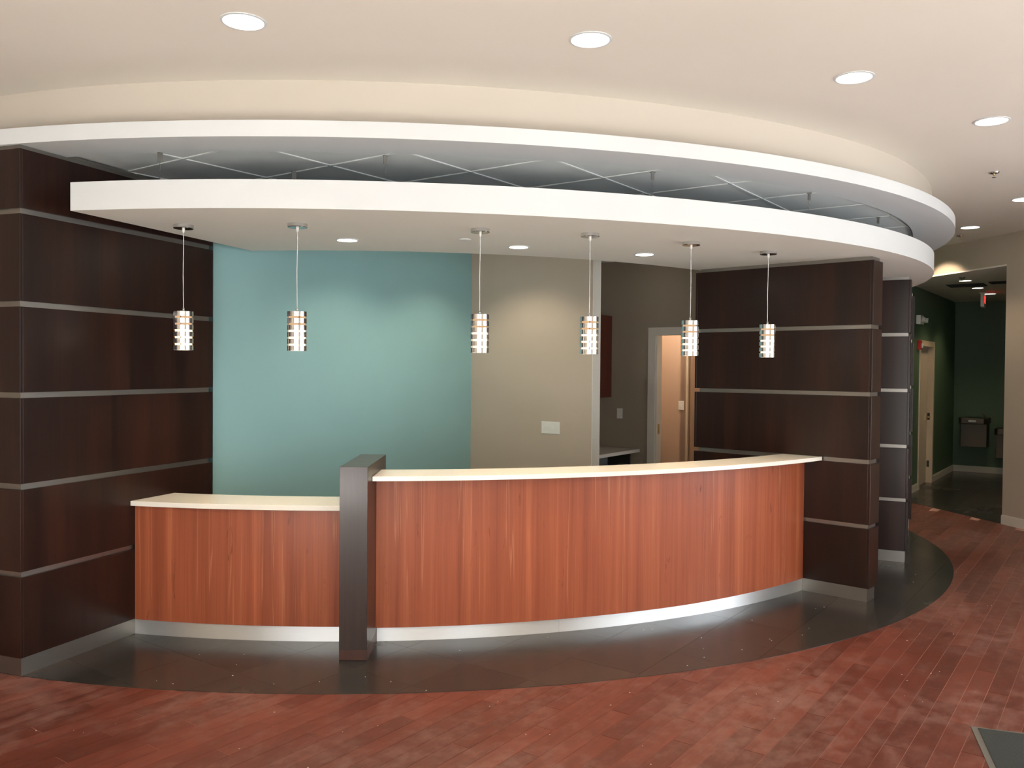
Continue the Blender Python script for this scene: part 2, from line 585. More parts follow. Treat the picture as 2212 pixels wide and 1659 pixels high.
# ------------------------------------------------------------------ floor
X0, X1, Y0, Y1 = -7.0, 10.5, FRONT_Y, 17.0
floor = struct(MB().prism([(X0, Y0), (X1, Y0), (X1, Y1), (X0, Y1)], -0.12, 0.0).build('floor', M['bed']))

MB().prism([(X0, Y0), (8.2, Y0), (6.6, 2.6), (X0, 2.6)], 0.0, 0.0018).build('bounce_floor_field', M['pale'], floor)  # unseen pale floor, added to bounce sun and daylight up to the ceiling
PLT = 0.0015
rx = random.Random(3)
pieces = []
def fproj(x, y):
    return (x / y) if y > 0.05 else None
for k in range(-64, 90):
    n0 = -1.009 + 0.1016 * k
    off = (-0.262 * k + rx.uniform(-0.05, 0.05)) % 0.914
    j = -8
    while j < 16:
        t0 = off + 0.914 * j
        j += 1
        cx, cy = nt2xy(n0 + 0.05, t0 + 0.457)
        if not (-3.6 < cx < 6.0 and 0.3 < cy < 12.3):
            continue
        # only what the picture could see, with a margin for a step to the side
        if cy < 3.1 or abs(cx) > 0.66 * cy + 0.9:
            continue
        if cx > 5.75 + 0.203 * (9.84 - cy) + 0.3:
            continue
        rr = math.hypot(cx - CA[0], cy - CA[1])
        if rr < 5.05:
            continue
        # beyond the corridor opening the floor is charcoal
        lx = 5.65 - 0.203 * (cy - 9.84)
        if cy > 9.6 and cx > lx + 0.15:
            continue
        poly = [nt2xy(n0 + 0.0011, t0 + 0.0018), nt2xy(n0 + 0.0011, t0 + 0.9122), nt2xy(n0 + 0.1005, t0 + 0.9122), nt2xy(n0 + 0.1005, t0 + 0.0018)]
        if area(poly) < 0:
            poly.reverse()
        dist = math.hypot(cx, cy)
        vis = abs(cx) < 0.60 * cy + 0.3 and cy > 2.9 and rr > 5.5
        pieces.append((dist if vis else dist + 50, poly, cx, cy))
pieces.sort(key=lambda p: p[0])
shared = None
for i, (d, poly, cx, cy) in enumerate(pieces[:298]):
    if shared is None:
        q = [(p[0] - cx, p[1] - cy) for p in poly]
        o = MB().prism(q, 0.0, PLT).build('plank', M['plank'], None)
        shared = o.data
    else:
        o = bpy.data.objects.new('plank', shared)
        C.objects.link(o)
    o.location = (cx, cy, rx.uniform(0, 0.0003))
    o.parent = floor
rest = MB()
for d, poly, cx, cy in pieces[298:]:
    rest.prism(poly, 0.0, PLT)
ro = rest.build('planks_beyond', M['plank'], floor)
ro['kind'] = 'stuff'

# charcoal tiles of the round inlay
disc = [pol(CA, R_inlay(a), a) for a in np.linspace(-60, 110, 120)]
disc = disc + [(CA[0], CA[1] + 0.5)]
if area(disc) < 0:
    disc.reverse()
bed = MB().prism(disc, 0.0, 0.0022).build('inlay_bed', M['darkbed'], floor)
tile_mesh = None
desk_r = 4.6
def laid_tiles(clip, keep, nr, tr, z0, z1):
    global tile_mesh
    for a in range(*nr):
        for b in range(*tr):
            n0, t0 = -2.25 + 0.457 * a, 3.93 + 0.457 * b
            q = [nt2xy(n0 + 0.0007, t0 + 0.0007), nt2xy(n0 + 0.4563, t0 + 0.0007), nt2xy(n0 + 0.4563, t0 + 0.4563), nt2xy(n0 + 0.0007, t0 + 0.4563)]
            if area(q) < 0:
                q.reverse()
            cx, cy = nt2xy(n0 + 0.2285, t0 + 0.2285)
            if not keep(cx, cy):
                continue
            c = clip_convex(q, clip)
            if not c or area(c) < 0.00002:
                continue
            if abs(area(c) - area(q)) < 1e-6:
                if tile_mesh is None:
                    o = MB().prism([(p[0] - cx, p[1] - cy) for p in q], 0, 0.0022).build('tile', M['tile'])
                    tile_mesh = o.data
                else:
                    o = bpy.data.objects.new('tile', tile_mesh)
                    C.objects.link(o)
                o.location = (cx, cy, z0 + random.uniform(0, 0.0003))
                o.parent = floor
            else:
                o = MB().prism(c, z0, z1).build('tile', M['tile'], floor)
laid_tiles(disc, lambda x, y: 4.1 < math.hypot(x - CA[0], y - CA[1]) and x > -4.2 and y < 10.8 and (x < 2.4 or math.hypot(x - CA[0], y - CA[1]) > 3.9),
           (-14, 16), (-9, 22), 0.0020, 0.0042)
# corridor floor
cor = [(5.65, 9.84), (6.6, 9.4), (10.3, 14.0), (8.0, 16.5), (5.05, 12.75)]
if area(cor) < 0:
    cor.reverse()
MB().prism(cor, 0.0, 0.0022).build('corridor_bed', M['darkbed'], floor)
laid_tiles(cor, lambda x, y: True, (-5, 16), (10, 30), 0.0020, 0.0042)
# floor inside the rear office
off_poly = [pol(CB, 5.24, a) for a in np.linspace(-11.5, 41.0, 50)] + [(2.6, 8.0), (3.2, 9.0), (3.4, 11.3), (-4.2, 11.3), (-2.7, 6.4)]
if area(off_poly) < 0:
    off_poly.reverse()
MB().prism(off_poly, 0.0021, 0.0044).build('office_carpet', M['dark'], floor)

# ------------------------------------------------------------------ ceiling
ZC, ZR, ZT = 3.335, 2.962, 2.982
ceiling = struct(MB().prism([(X0, Y0), (X1, Y0), (X1, Y1), (X0, Y1)], ZC, ZC + 0.15).build('ceiling', M['ceiling']))
sharp(arc_solid(MB(), CA, lambda a: R_drum(a) - 0.06, R_drum, -70, 130, ZR + 0.05, ZC, 160).build('curved_fascia', M['fascia'], ceiling))
sharp(arc_solid(MB(), CA, R_open, R_ring, -70, 130, ZR, ZR + 0.086, 180).build('soffit_ring', M['white'], ceiling))
# dark edge trim round the grid ceiling
sharp(arc_solid(MB(), CA, lambda a: R_open(a) - 0.012, R_open, -70, 130, ZR + 0.004, ZR + 0.05, 160).build('edge_trim', M['core'], ceiling))
hole = [pol(CA, R_open(a) - 0.012, a) for a in np.linspace(-70, 130, 110)] + [(2.6, 13.2), (-5.6, 13.2)]
if area(hole) < 0:
    hole.reverse()
G = 0.61
tm = None
for a in range(-9, 9):
    for b in range(-6, 16):
        n0, t0 = -3.395 + G * a, 4.24 + G * b
        q = [nt2xy(n0 + 0.008, t0 + 0.008), nt2xy(n0 + G - 0.008, t0 + 0.008), nt2xy(n0 + G - 0.008, t0 + G - 0.008), nt2xy(n0 + 0.008, t0 + G - 0.008)]
        if area(q) < 0:
            q.reverse()
        cx, cy = nt2xy(n0 + G / 2, t0 + G / 2)
        if cy > 11.2 or cx > 5.2 or cx < -4.6:
            continue
        c = clip_convex(q, hole)
        if not c or area(c) < 0.004:
            continue
        if abs(area(c) - area(q)) < 1e-6:
            if tm is None:
                o = MB().prism([(p[0] - cx, p[1] - cy) for p in q], 0, 0.016).build('ceiling_tile', M['act'])
                tm = o.data
            else:
                o = bpy.data.objects.new('ceiling_tile', tm)
                C.objects.link(o)
            o.location = (cx, cy, ZT + 0.004)
            o.parent = ceiling
        else:
            MB().prism(c, ZT + 0.004, ZT + 0.020).build('ceiling_tile', M['act'], ceiling)
def bar(n0, n1, t0, t1):
    q = [nt2xy(n0, t0), nt2xy(n1, t0), nt2xy(n1, t1), nt2xy(n0, t1)]
    if area(q) < 0:
        q.reverse()
    c = clip_convex(q, hole)
    if c and area(c) > 0.004:
        MB().prism(c, ZT - 0.003, ZT + 0.003).build('tee_bar', M['tee'], ceiling)
for a in range(-9, 10):
    bar(-3.395 + G * a - 0.0085, -3.395 + G * a + 0.0085, -2, 15)
for b in range(-6, 17):
    bar(-10, 4, 4.24 + G * b - 0.0085, 4.24 + G * b + 0.0085)
# lower corridor ceiling
cc = [(5.50, 9.80), (6.6, 9.0), (10.4, 14.0), (8.0, 16.8), (4.95, 12.8), (5.14, 12.3)]
if area(cc) < 0:
    cc.reverse()
HD = (-0.2028, 0.9792)      # run of the right wall, away from the camera
def along(p, d, s):
    return (p[0] + d[0] * s, p[1] + d[1] * s)
JB = (5.652, 9.84)          # edge of the corridor opening
q = [along((5.653, 9.84), HD, 0.001), (5.81, 9.84), (6.8, 9.4), (10.4, 14.0), (8.2, 17.0), along(JB, HD, 3.2)]
if area(q) < 0:
    q.reverse()
MB().prism(q, 2.967, 3.00).build('corridor_ceiling', M['ceiling'], ceiling)

# ------------------------------------------------------------------ walls
def wall(name, a, b, z0, z1, th, mat, parent=None, side=1):
    """a wall whose seen face runs from a to b; thickness goes to the left of a->b for side=1"""
    dx, dy = b[0] - a[0], b[1] - a[1]
    l = math.hypot(dx, dy)
    nx, ny = -dy / l * th * side, dx / l * th * side
    q = [a, b, (b[0] + nx, b[1] + ny), (a[0] + nx, a[1] + ny)]
    if area(q) < 0:
        q.reverse()
    o = MB().prism(q, z0, z1).build(name, mat, parent)
    return o

RW0 = along(JB, HD, -(JB[1] - FRONT_Y) / HD[1])
def rwy(y):
    return along(JB, HD, -(JB[1] - y) / HD[1])
wr = MB()
def rw_piece(y0, y1, z0, z1):
    a, b = rwy(y0), rwy(y1)
    q = [a, (a[0] + 0.1567, a[1] + 0.0324), (b[0] + 0.1567, b[1] + 0.0324), b]
    if area(q) < 0:
        q.reverse()
    wr.prism(q, z0, z1)
ys = [FRONT_Y]
for wy, ww in RWINS:
    ys += [wy - ww / 2, wy + ww / 2]
ys.append(JB[1])
for i in range(0, len(ys), 2):
    rw_piece(ys[i], ys[i + 1], 0, ZC)
for wy, ww in RWINS:
    rw_piece(wy - ww / 2, wy + ww / 2, 0, 0.25)
    rw_piece(wy - ww / 2, wy + ww / 2, 2.65, ZC)
wall_right = struct(wr.build('wall_right', M['tan']))
wall('header', JB, along(JB, HD, 3.0), 2.985, ZC, 0.16, M['tan'], wall_right, -1)
# baseboard with a rounded cap
def baseboard(name, a, b, mat, side=-1, h=0.111, parent=None, z=0.0):
    """stands proud of the face a->b, on the side away from the wall"""
    dx, dy = b[0] - a[0], b[1] - a[1]
    l = math.hypot(dx, dy)
    nx, ny = -dy / l * side, dx / l * side
    mb = MB()
    for th, z0, z1 in ((0.014, z, z + h - 0.018), (0.010, z + h - 0.018, z + h - 0.006), (0.006, z + h - 0.006, z + h)):
        q = [a, b, (b[0] + nx * th, b[1] + ny * th), (a[0] + nx * th, a[1] + ny * th)]
        if area(q) < 0:
            q.reverse()
        mb.prism(q, z0, z1)
    return mb.build(name, mat, parent)
struct(baseboard('baseboard_right', RW0, JB, M['trim'], 1))

# corridor
CL0 = (3.95, 9.80)
def cl(t):
    return (5.758 + T[0] * t, 12.287 + T[1] * t)
K = cl(3.455)                      # far corner of the corridor
DR0, DR1 = 0.42, 1.42              # door opening, metres along the corridor wall
wcl = struct(wall('wall_corridor_left', cl(-2.6), cl(DR0), 0.0, ZC, 0.14, M['green']))
wall('wall_section', cl(DR1), K, 0.0, ZC, 0.14, M['green'], wcl)
wall('wall_section', cl(DR0), cl(DR1), 2.15, ZC, 0.14, M['green'], wcl)
wcb = struct(wall('wall_corridor_back', (K[0] - 0.11, K[1] + 0.08), (K[0] + NN[0] * 2.1, K[1] + NN[1] * 2.1), 0.0, ZC, 0.14, M['green']))
KR = (K[0] + NN[0] * 2.0, K[1] + NN[1] * 2.0)
struct(wall('wall_corridor_right', (KR[0] - T[0] * 5.2, KR[1] - T[1] * 5.2), KR, 0.0, ZC, 0.14, M['green'], None, -1))
struct(baseboard('baseboard_corridor_left', cl(-2.6), cl(DR0 - 0.08), M['trim'], -1, 0.11))
struct(baseboard('baseboard_corridor_far', cl(DR1 + 0.08), K, M['trim'], -1, 0.11))
struct(baseboard('baseboard_corridor_back', K, (K[0] + NN[0] * 2.0, K[1] + NN[1] * 2.0), M['trim'], -1, 0.11))

# corridor door
dr = MB()
def slab(mb, a, b, z0, z1, out0, out1):
    """box on the corridor wall: from a to b metres along it, out0..out1 proud of its face"""
    p = [cl(a), cl(b)]
    q = [(p[0][0] + NN[0] * out0, p[0][1] + NN[1] * out0), (p[1][0] + NN[0] * out0, p[1][1] + NN[1] * out0),
         (p[1][0] + NN[0] * out1, p[1][1] + NN[1] * out1), (p[0][0] + NN[0] * out1, p[0][1] + NN[1] * out1)]
    if area(q) < 0:
        q.reverse()
    return mb.prism(q, z0, z1)
d1 = struct(slab(MB(), DR0 + 0.02, DR1 - 0.02, 0.01, 2.13, -0.11, -0.07).build('door_1', M['cream']))
cs = MB()
slab(cs, DR0 - 0.06, DR0 + 0.02, 0.0, 2.21, 0.0, 0.018)
slab(cs, DR1 - 0.02, DR1 + 0.06, 0.0, 2.21, 0.0, 0.018)
slab(cs, DR0 + 0.02, DR1 - 0.02, 2.13, 2.21, 0.0, 0.018)
slab(cs, DR0, DR0 + 0.02, 0.0, 2.15, -0.13, 0.0)
slab(cs, DR1 - 0.02, DR1, 0.0, 2.15, -0.13, 0.0)
slab(cs, DR0 + 0.02, DR1 - 0.02, 2.13, 2.15, -0.13, 0.0)
cs.build('door_frame', M['cream'], d1)
hd_ = MB()
slab(hd_, DR1 - 0.145, DR1 - 0.085, 0.98, 1.10, -0.07, -0.055)
pp = cl(DR1 - 0.115)
hd_.tube((pp[0] + NN[0] * -0.055, pp[1] + NN[1] * -0.055, 1.04), (pp[0], pp[1], 1.04), 0.012)
hd_.tube((pp[0], pp[1], 1.04), (pp[0] - T[0] * 0.11, pp[1] - T[1] * 0.11, 1.04), 0.010)
hd_.build('door_handle', M['brass'], d1)
st = MB()
slab(st, DR1 - 0.022, DR1 - 0.019, 0.99, 1.10, -0.06, -0.025)
slab(st, DR1 - 0.022, DR1 - 0.019, 0.25, 0.35, -0.06, -0.025)
st.build('strike_plate', M['dark'], d1)

# office walls: the teal wall meets the panelled block, the taupe wall turns off it
TA = (-2.19, 6.28)
TC = along(TA, T, 3.03)            # inside corner
TB = along(TC, NN, 1.425)          # free end of the taupe wall
wtl = struct(wall('wall_back_left', TA, TC, 0.0, 3.02, 0.13, M['teal']))
wbk = struct(wall('wall_back', TC, TB, 0.0, 3.02, 0.137, M['tan']))
# end face of the taupe wall, its daylight put into a lighter colour
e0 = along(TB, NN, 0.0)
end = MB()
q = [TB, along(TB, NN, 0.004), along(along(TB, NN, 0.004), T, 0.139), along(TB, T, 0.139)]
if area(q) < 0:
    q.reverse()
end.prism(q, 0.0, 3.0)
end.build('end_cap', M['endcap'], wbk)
# rear wall of the alcove with a doorway
def ray_pt(n, t):
    return nt2xy(n, t)
# the rear wall runs along NN at t = TR
TR = 1.24 * T[0] + 9.87 * T[1] + 0.02
def rear(n):
    return nt2xy(n, TR)
nL = TB[0] * NN[0] + TB[1] * NN[1]         # n of the free end
# n on the rear wall for a picture column (x over y ratio)
def n_at(ratio):
    # solve (n*NN0 + TR*T0) = ratio*(n*NN1 + TR*T1)
    return TR * (ratio * T[1] - T[0]) / (NN[0] - ratio * NN[1])
nD0 = n_at((1414.5 - 1106 + 1) / 1852.3)
nD1 = nD0 + 0.93
n_side = n_at((1384 - 1106) / 1852.3) - 0.64      # left wall of the alcove
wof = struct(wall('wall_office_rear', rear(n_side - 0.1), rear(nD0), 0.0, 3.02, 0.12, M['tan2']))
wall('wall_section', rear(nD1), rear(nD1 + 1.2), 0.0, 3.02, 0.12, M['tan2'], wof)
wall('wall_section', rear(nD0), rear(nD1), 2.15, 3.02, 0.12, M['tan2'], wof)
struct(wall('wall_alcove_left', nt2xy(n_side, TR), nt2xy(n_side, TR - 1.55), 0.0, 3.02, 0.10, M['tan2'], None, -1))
dd = MB()
def rbox(mb, n0, n1, z0, z1, t0, t1):
    q = [nt2xy(n0, TR + t0), nt2xy(n1, TR + t0), nt2xy(n1, TR + t1), nt2xy(n0, TR + t1)]
    if area(q) < 0:
        q.reverse()
    return mb.prism(q, z0, z1)
rbox(dd, nD0 - 0.085, nD0 + 0.0, 0.0, 2.215, -0.018, 0.0)
rbox(dd, nD1 - 0.0, nD1 + 0.085, 0.0, 2.215, -0.018, 0.0)
rbox(dd, nD0, nD1, 2.13, 2.215, -0.018, 0.0)
rbox(dd, nD0, nD0 + 0.02, 0.0, 2.13, 0.0, 0.12)
rbox(dd, nD1 - 0.02, nD1, 0.0, 2.13, 0.0, 0.12)
rbox(dd, nD0, nD1, 2.13, 2.15, 0.0, 0.12)
d2 = struct(dd.build('door_2', M['trim']))
hg = MB()
rbox(hg, nD0 + 0.02, nD0 + 0.024, 1.02, 1.13, 0.03, 0.07)
hg.build('strike_plate', M['brass'], d2)
# room behind the doorway
BT = TR + 1.35
def back2(n, t=BT):
    return nt2xy(n, t)
nE = BT * (((1484.5 - 1106) / 1852.3) * T[1] - T[0]) / (NN[0] - ((1484.5 - 1106) / 1852.3) * NN[1])
wbr = struct(wall('wall_room_beyond', back2(nD0 - 0.8), back2(nE), 0.0, 3.02, 0.1, M['peach']))
wall('wall_return', back2(nE, BT), nt2xy(nE, BT + 1.2), 0.0, 3.02, 0.1, M['peach'], wbr)
wall('wall_far', nt2xy(nE - 0.2, BT + 1.2), nt2xy(nE + 1.0, BT + 1.2), 0.0, 3.02, 0.1, M['tan'], wbr)
wall('wall_side', nt2xy(nE + 0.9, TR + 0.1), nt2xy(nE + 0.9, BT + 1.3), 0.0, 3.02, 0.1, M['tan'], wbr, -1)
wall('wall_side', nt2xy(nD0 - 0.8, TR + 0.1), nt2xy(nD0 - 0.8, BT), 0.0, 3.02, 0.1, M['peach'], wbr, 1)
cbd = MB()
q = [nt2xy(nE - 0.012, BT - 0.012), nt2xy(nE + 0.012, BT - 0.012), nt2xy(nE + 0.012, BT + 0.02), nt2xy(nE - 0.012, BT + 0.02)]
if area(q) < 0:
    q.reverse()
cbd.prism(q, 0.0, 2.1).build('corner_bead', M['cream'], wbr)

# outer shell: left wall and the window wall behind the camera
struct(wall('wall_left', (-6.6, FRONT_Y), (-6.6, 12.0), 0.0, ZC, 0.15, M['tan']))
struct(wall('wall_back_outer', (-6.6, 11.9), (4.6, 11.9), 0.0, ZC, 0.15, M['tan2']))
shell = MB()
edges = [-6.75]
for wx, ww in WINS:
    edges += [wx - ww / 2, wx + ww / 2]
edges.append(RW0[0] + 0.16)
for i in range(0, len(edges), 2):
    a, b = edges[i], edges[i + 1]
    shell.prism([(a, FRONT_Y - 0.15), (b, FRONT_Y - 0.15), (b, FRONT_Y), (a, FRONT_Y)], 0.0, ZC)
for wx, ww in WINS:
    a, b = wx - ww / 2, wx + ww / 2
    shell.prism([(a, FRONT_Y - 0.15), (b, FRONT_Y - 0.15), (b, FRONT_Y), (a, FRONT_Y)], 0.0, 0.25)
    shell.prism([(a, FRONT_Y - 0.15), (b, FRONT_Y - 0.15), (b, FRONT_Y), (a, FRONT_Y)], 2.65, ZC)
struct(shell.build('wall_front', M['tan']))
for i, (wx, ww) in enumerate(WINS):
    fr = MB()
    for a, b in ((wx - ww / 2, wx - ww / 2 + 0.05), (wx + ww / 2 - 0.05, wx + ww / 2)):
        fr.prism([(a, FRONT_Y - 0.12), (b, FRONT_Y - 0.12), (b, FRONT_Y - 0.05), (a, FRONT_Y - 0.05)], 0.25, 2.65)
    for z0, z1 in ((0.25, 0.30), (2.60, 2.65)):
        fr.prism([(wx - ww / 2 + 0.05, FRONT_Y - 0.12), (wx + ww / 2 - 0.05, FRONT_Y - 0.12), (wx + ww / 2 - 0.05, FRONT_Y - 0.05), (wx - ww / 2 + 0.05, FRONT_Y - 0.05)], z0, z1)
    fo = struct(fr.build('window_%d' % (i + 1), M['core']))
    MB().prism([(wx - ww / 2 + 0.05, FRONT_Y - 0.095), (wx + ww / 2 - 0.05, FRONT_Y - 0.095), (wx + ww / 2 - 0.05, FRONT_Y - 0.085), (wx - ww / 2 + 0.05, FRONT_Y - 0.085)], 0.30, 2.60).build('pane', M['glass'], fo)

for i, (wy, ww) in enumerate(RWINS):
    def fq(y0, y1, o0, o1):
        a, b = rwy(y0), rwy(y1)
        q = [(a[0] + o0, a[1] + o0 * 0.207), (b[0] + o0, b[1] + o0 * 0.207), (b[0] + o1, b[1] + o1 * 0.207), (a[0] + o1, a[1] + o1 * 0.207)]
        if area(q) < 0:
            q.reverse()
        return q
    fr = MB()
    for a, b, z0, z1 in ((wy - ww / 2, wy - ww / 2 + 0.05, 0.25, 2.65), (wy + ww / 2 - 0.05, wy + ww / 2, 0.25, 2.65),
                         (wy - ww / 2 + 0.05, wy + ww / 2 - 0.05, 0.25, 0.30), (wy - ww / 2 + 0.05, wy + ww / 2 - 0.05, 2.60, 2.65)):
        fr.prism(fq(a, b, 0.05, 0.11), z0, z1)
    fo = struct(fr.build('window_%d' % (i + 4), M['core']))
    MB().prism(fq(wy - ww / 2 + 0.05, wy + ww / 2 - 0.05, 0.075, 0.085), 0.30, 2.60).build('pane', M['glass'], fo)

# ------------------------------------------------------------------ panelled blocks
ROWS = [(0.108, 0.559), (0.590, 1.048), (1.081, 1.558), (1.590, 2.066), (2.098, 2.580), (2.611, 2.937)]
def panelled(name, label, corner, d_run, run, d_th, th, ztop, rows, proud, group=None, sides=('run', 'th', 'back'), th_run=None):
    """core box: corner, its long side along d_run, its short side along d_th; boards stand proud of every face"""
    L = math.hypot(*d_run)
    d_run = (d_run[0] / L, d_run[1] / L)
    L = math.hypot(*d_th)
    d_th = (d_th[0] / L, d_th[1] / L)
    t = thing(name, label, 'partition', (corner[0], corner[1], 0), 0, group)
    P = lambda a, b: (corner[0] + d_run[0] * a + d_th[0] * b, corner[1] + d_run[1] * a + d_th[1] * b)
    q = [P(0, 0), P(run - 0.02, 0), P(run - 0.02, th), P(0, th)]
    if area(q) < 0:
        q.reverse()
    if ztop > 2.9:
        cp = clip_convex(q, hole)
        MB().prism(cp, ztop + 0.0005, ZT - 0.004).build('block_top_reveal', M['core'], ceiling)  # top reveal of the block's own core, only parented to the ceiling
    MB().prism(q, 0.004, ztop).build('aluminium_core', M['core'], t)
    p = proud
    for z0, z1 in rows:
        boards = {'run': (-0.0, run + 0.0, -p, 0.0), 'th': (-p, 0.0, -p, th + p), 'back': (-0.0, run, th, th + p), 'far': (run, run + p, -p, th + p)}
        for s in sides:
            a0, a1, b0, b1 = boards[s]
            q = [P(a0, b0), P(a1, b0), P(a1, b1), P(a0, b1)]
            if area(q) < 0:
                q.reverse()
            MB().prism(q, z0, z1, random.uniform(0, 3)).build('panel', M['walnut'], t, 0.0018)
    return t

# left block: corner (-2.73, 4.76)
dA = (math.sin(math.radians(20.73)), math.cos(math.radians(20.73)))
dL = (-dA[1], dA[0])
panelled('panelled_block', 'dark walnut panelled block at the far left, reaching the upper ceiling ring',
         (-2.729, 4.761), dA, 1.545, dL, 2.4, ZR - 0.001, ROWS, 0.018)
# fins round the right end of the desk
dC = (math.sin(math.radians(-48.3)), math.cos(math.radians(-48.3)))
dCt = (math.sin(math.radians(41.7)), math.cos(math.radians(41.7)))
panelled('panelled_fin', 'dark walnut panelled fin wall nearest the camera, at the right end of the desk',
         (2.691, 6.441), dC, 1.455, dCt, 0.160, 2.609, ROWS[:5], 0.019, None, ('run', 'th', 'back', 'far'))
a2 = math.radians(116.5)
d2i = (-math.sin(a2), -math.cos(a2))
d2t = (-d2i[1], d2i[0])
if d2t[1] < 0:
    d2t = (-d2t[0], -d2t[1])
panelled('panelled_fin', 'dark walnut panelled fin wall standing behind the nearest fin, lit bluish at the top',
         (3.597, 7.796), d2i, 1.00, d2t, 0.160, 2.609, ROWS[:5], 0.019, None, ('run', 'th', 'back'))
a3 = math.radians(95)
d3i = (-math.sin(a3), -math.cos(a3))
d3t = (-d3i[1], d3i[0])
if d3t[1] < 0:
    d3t = (-d3t[0], -d3t[1])
panelled('panelled_fin', 'dark panelled fin wall farthest back, a thin dark sliver beside the green corridor wall',
         (4.422, 9.50), d3i, 0.50, d3t, 0.160, 2.609, ROWS[:5], 0.019, None, ('run', 'th', 'back'))

# ------------------------------------------------------------------ reception desk
# angles about CB: left wall at about -12.8, post between 1.8 and 4.3, fin at 42.2
def const(r):
    return lambda a: r
A_L, A_P0, A_P1, A_R = -12.55, 2.5, 4.56, 41.85
def hit(r, P, d, lo, hi):
    """angle about CB at which a circle of radius r meets the line through P along d"""
    f = lambda a: (pol(CB, r, a)[0] - P[0]) * d[1] - (pol(CB, r, a)[1] - P[1]) * d[0]
    a, b = lo, hi
    fa = f(a)
    for _ in range(50):
        m = (a + b) / 2
        if (f(m) > 0) == (fa > 0):
            a = m
        else:
            b = m
    return (a + b) / 2
def front(mb, r0, r1, z0, z1, A0, A1, n=70):
    """curved board between radii r0 and r1; A0 and A1 give the end angle for a radius; r1 may vary with the angle"""
    rf = r1 if callable(r1) else (lambda a: r1)
    o = np.linspace(A0(rf(0)), A1(rf(42)), n + 1)
    q = np.linspace(A0(r0), A1(r0), n + 1)
    O = [pol(CB, rf(a), a) for a in o]
    I = [pol(CB, r0, a) for a in q]
    u = 0.0
    for i in range(n):
        o0, o1, i0, i1 = O[i], O[i + 1], I[i], I[i + 1]
        l = math.hypot(o1[0] - o0[0], o1[1] - o0[1])
        mb.face([(*o0, z0), (*o1, z0), (*o1, z1), (*o0, z1)], [(u, z0), (u + l, z0), (u + l, z1), (u, z1)], True)
        mb.face([(*i1, z0), (*i0, z0), (*i0, z1), (*i1, z1)], [(u + l, z0), (u, z0), (u, z1), (u + l, z1)], True)
        mb.face([(*o0, z1), (*o1, z1), (*i1, z1), (*i0, z1)])
        mb.face([(*o1, z0), (*o0, z0), (*i0, z0), (*i1, z0)])
        u += l
    mb.face([(*I[0], z0), (*O[0], z0), (*O[0], z1), (*I[0], z1)])
    mb.face([(*O[n], z0), (*I[n], z0), (*I[n], z1), (*O[n], z1)])
    return mb
PB = (-2.729 + 0.0195 * dA[1], 4.761 - 0.0195 * dA[0])
PBk = (-2.729 + 0.0010 * dA[1], 4.761 - 0.0010 * dA[0])
PF = (2.691 - 0.0205 * dCt[0], 6.441 - 0.0205 * dCt[1])
PFk = (2.691 - 0.001 * dCt[0], 6.441 - 0.001 * dCt[1])
cut_block = lambda r: hit(r, PB, dA, -20, -5)
cut_blockk = lambda r: hit(r, PBk, dA, -20, -5)
cut_fin = lambda r: hit(r, PF, dC, 35, 50)
cut_fink = lambda r: hit(r, PFk, dC, 35, 50)
cut_p0 = lambda r: math.degrees(math.asin((-1.0195 - CB[0]) / r))
cut_p1 = lambda r: math.degrees(math.asin((-0.8465 - CB[0]) / r))
low = thing('desk_front', 'low cherry-veneered curved desk front between the left block and the dark post', 'desk', (-1.7, 5.5, 0))
sharp(front(MB(), 5.22, 5.363, 0.105, 0.843, cut_block, cut_p0, 40).build('front_panel', M['cherry'], low))
sharp(front(MB(), 5.20, 5.342, 0.0045, 0.1045, cut_blockk, cut_p0, 40).build('kick_plate', M['kick'], low))
high = thing('desk_front', 'tall cherry-veneered curved desk front from the dark post to the nearest fin', 'desk', (0.5, 5.8, 0))
def rw(a):
    return 5.392 if a < 28 else 5.392 - 0.036 * (a - 28) / 14
sharp(front(MB(), 5.22, rw, 0.105, 1.049, cut_p1, cut_fin, 90).build('front_panel', M['cherry'], high))
KJ = 17.2
sharp(front(MB(), 5.20, 5.342, 0.0045, 0.1045, cut_p1, lambda r: KJ - 0.006, 60).build('kick_plate', M['kick'], high))
sharp(front(MB(), 5.20, 5.342, 0.0045, 0.1045, lambda r: KJ + 0.006, cut_fink, 60).build('kick_plate', M['kick'], high))
# countertops
def top_ends(mb, c, ri, ro, a0i, a0o, a1i, a1o, z0, z1, n=60):
    """like arc_solid, but the ends may be cut at a slant"""
    O = [pol(c, ro(a), a) for a in np.linspace(a0o, a1o, n + 1)]
    I = [pol(c, ri(a), a) for a in np.linspace(a0i, a1i, n + 1)]
    for i in range(n):
        o0, o1, i0, i1 = O[i], O[i + 1], I[i], I[i + 1]
        mb.face([(*o0, z0), (*o1, z0), (*o1, z1), (*o0, z1)], None, True)
        mb.face([(*i1, z0), (*i0, z0), (*i0, z1), (*i1, z1)], None, True)
        mb.face([(*o0, z1), (*o1, z1), (*i1, z1), (*i0, z1)])
        mb.face([(*o1, z0), (*o0, z0), (*i0, z0), (*i1, z0)])
    mb.face([(*I[0], z0), (*O[0], z0), (*O[0], z1), (*I[0], z1)])
    mb.face([(*O[n], z0), (*I[n], z0), (*I[n], z1), (*O[n], z1)])
    return mb
o = sharp(top_ends(MB(), CB, const(5.015), const(5.402), cut_block(5.015), cut_block(5.402), cut_p0(5.015), cut_p0(5.402), 0.8455, 0.877).build('countertop', M['counter'], None, 0.002))
tag(o, 'white low countertop slab on the short desk section left of the dark post', 'countertop')
A_P1 = 4.4
def rt_o(a):
    return 5.547 - 0.052 * (a - 4.4) / 37.8
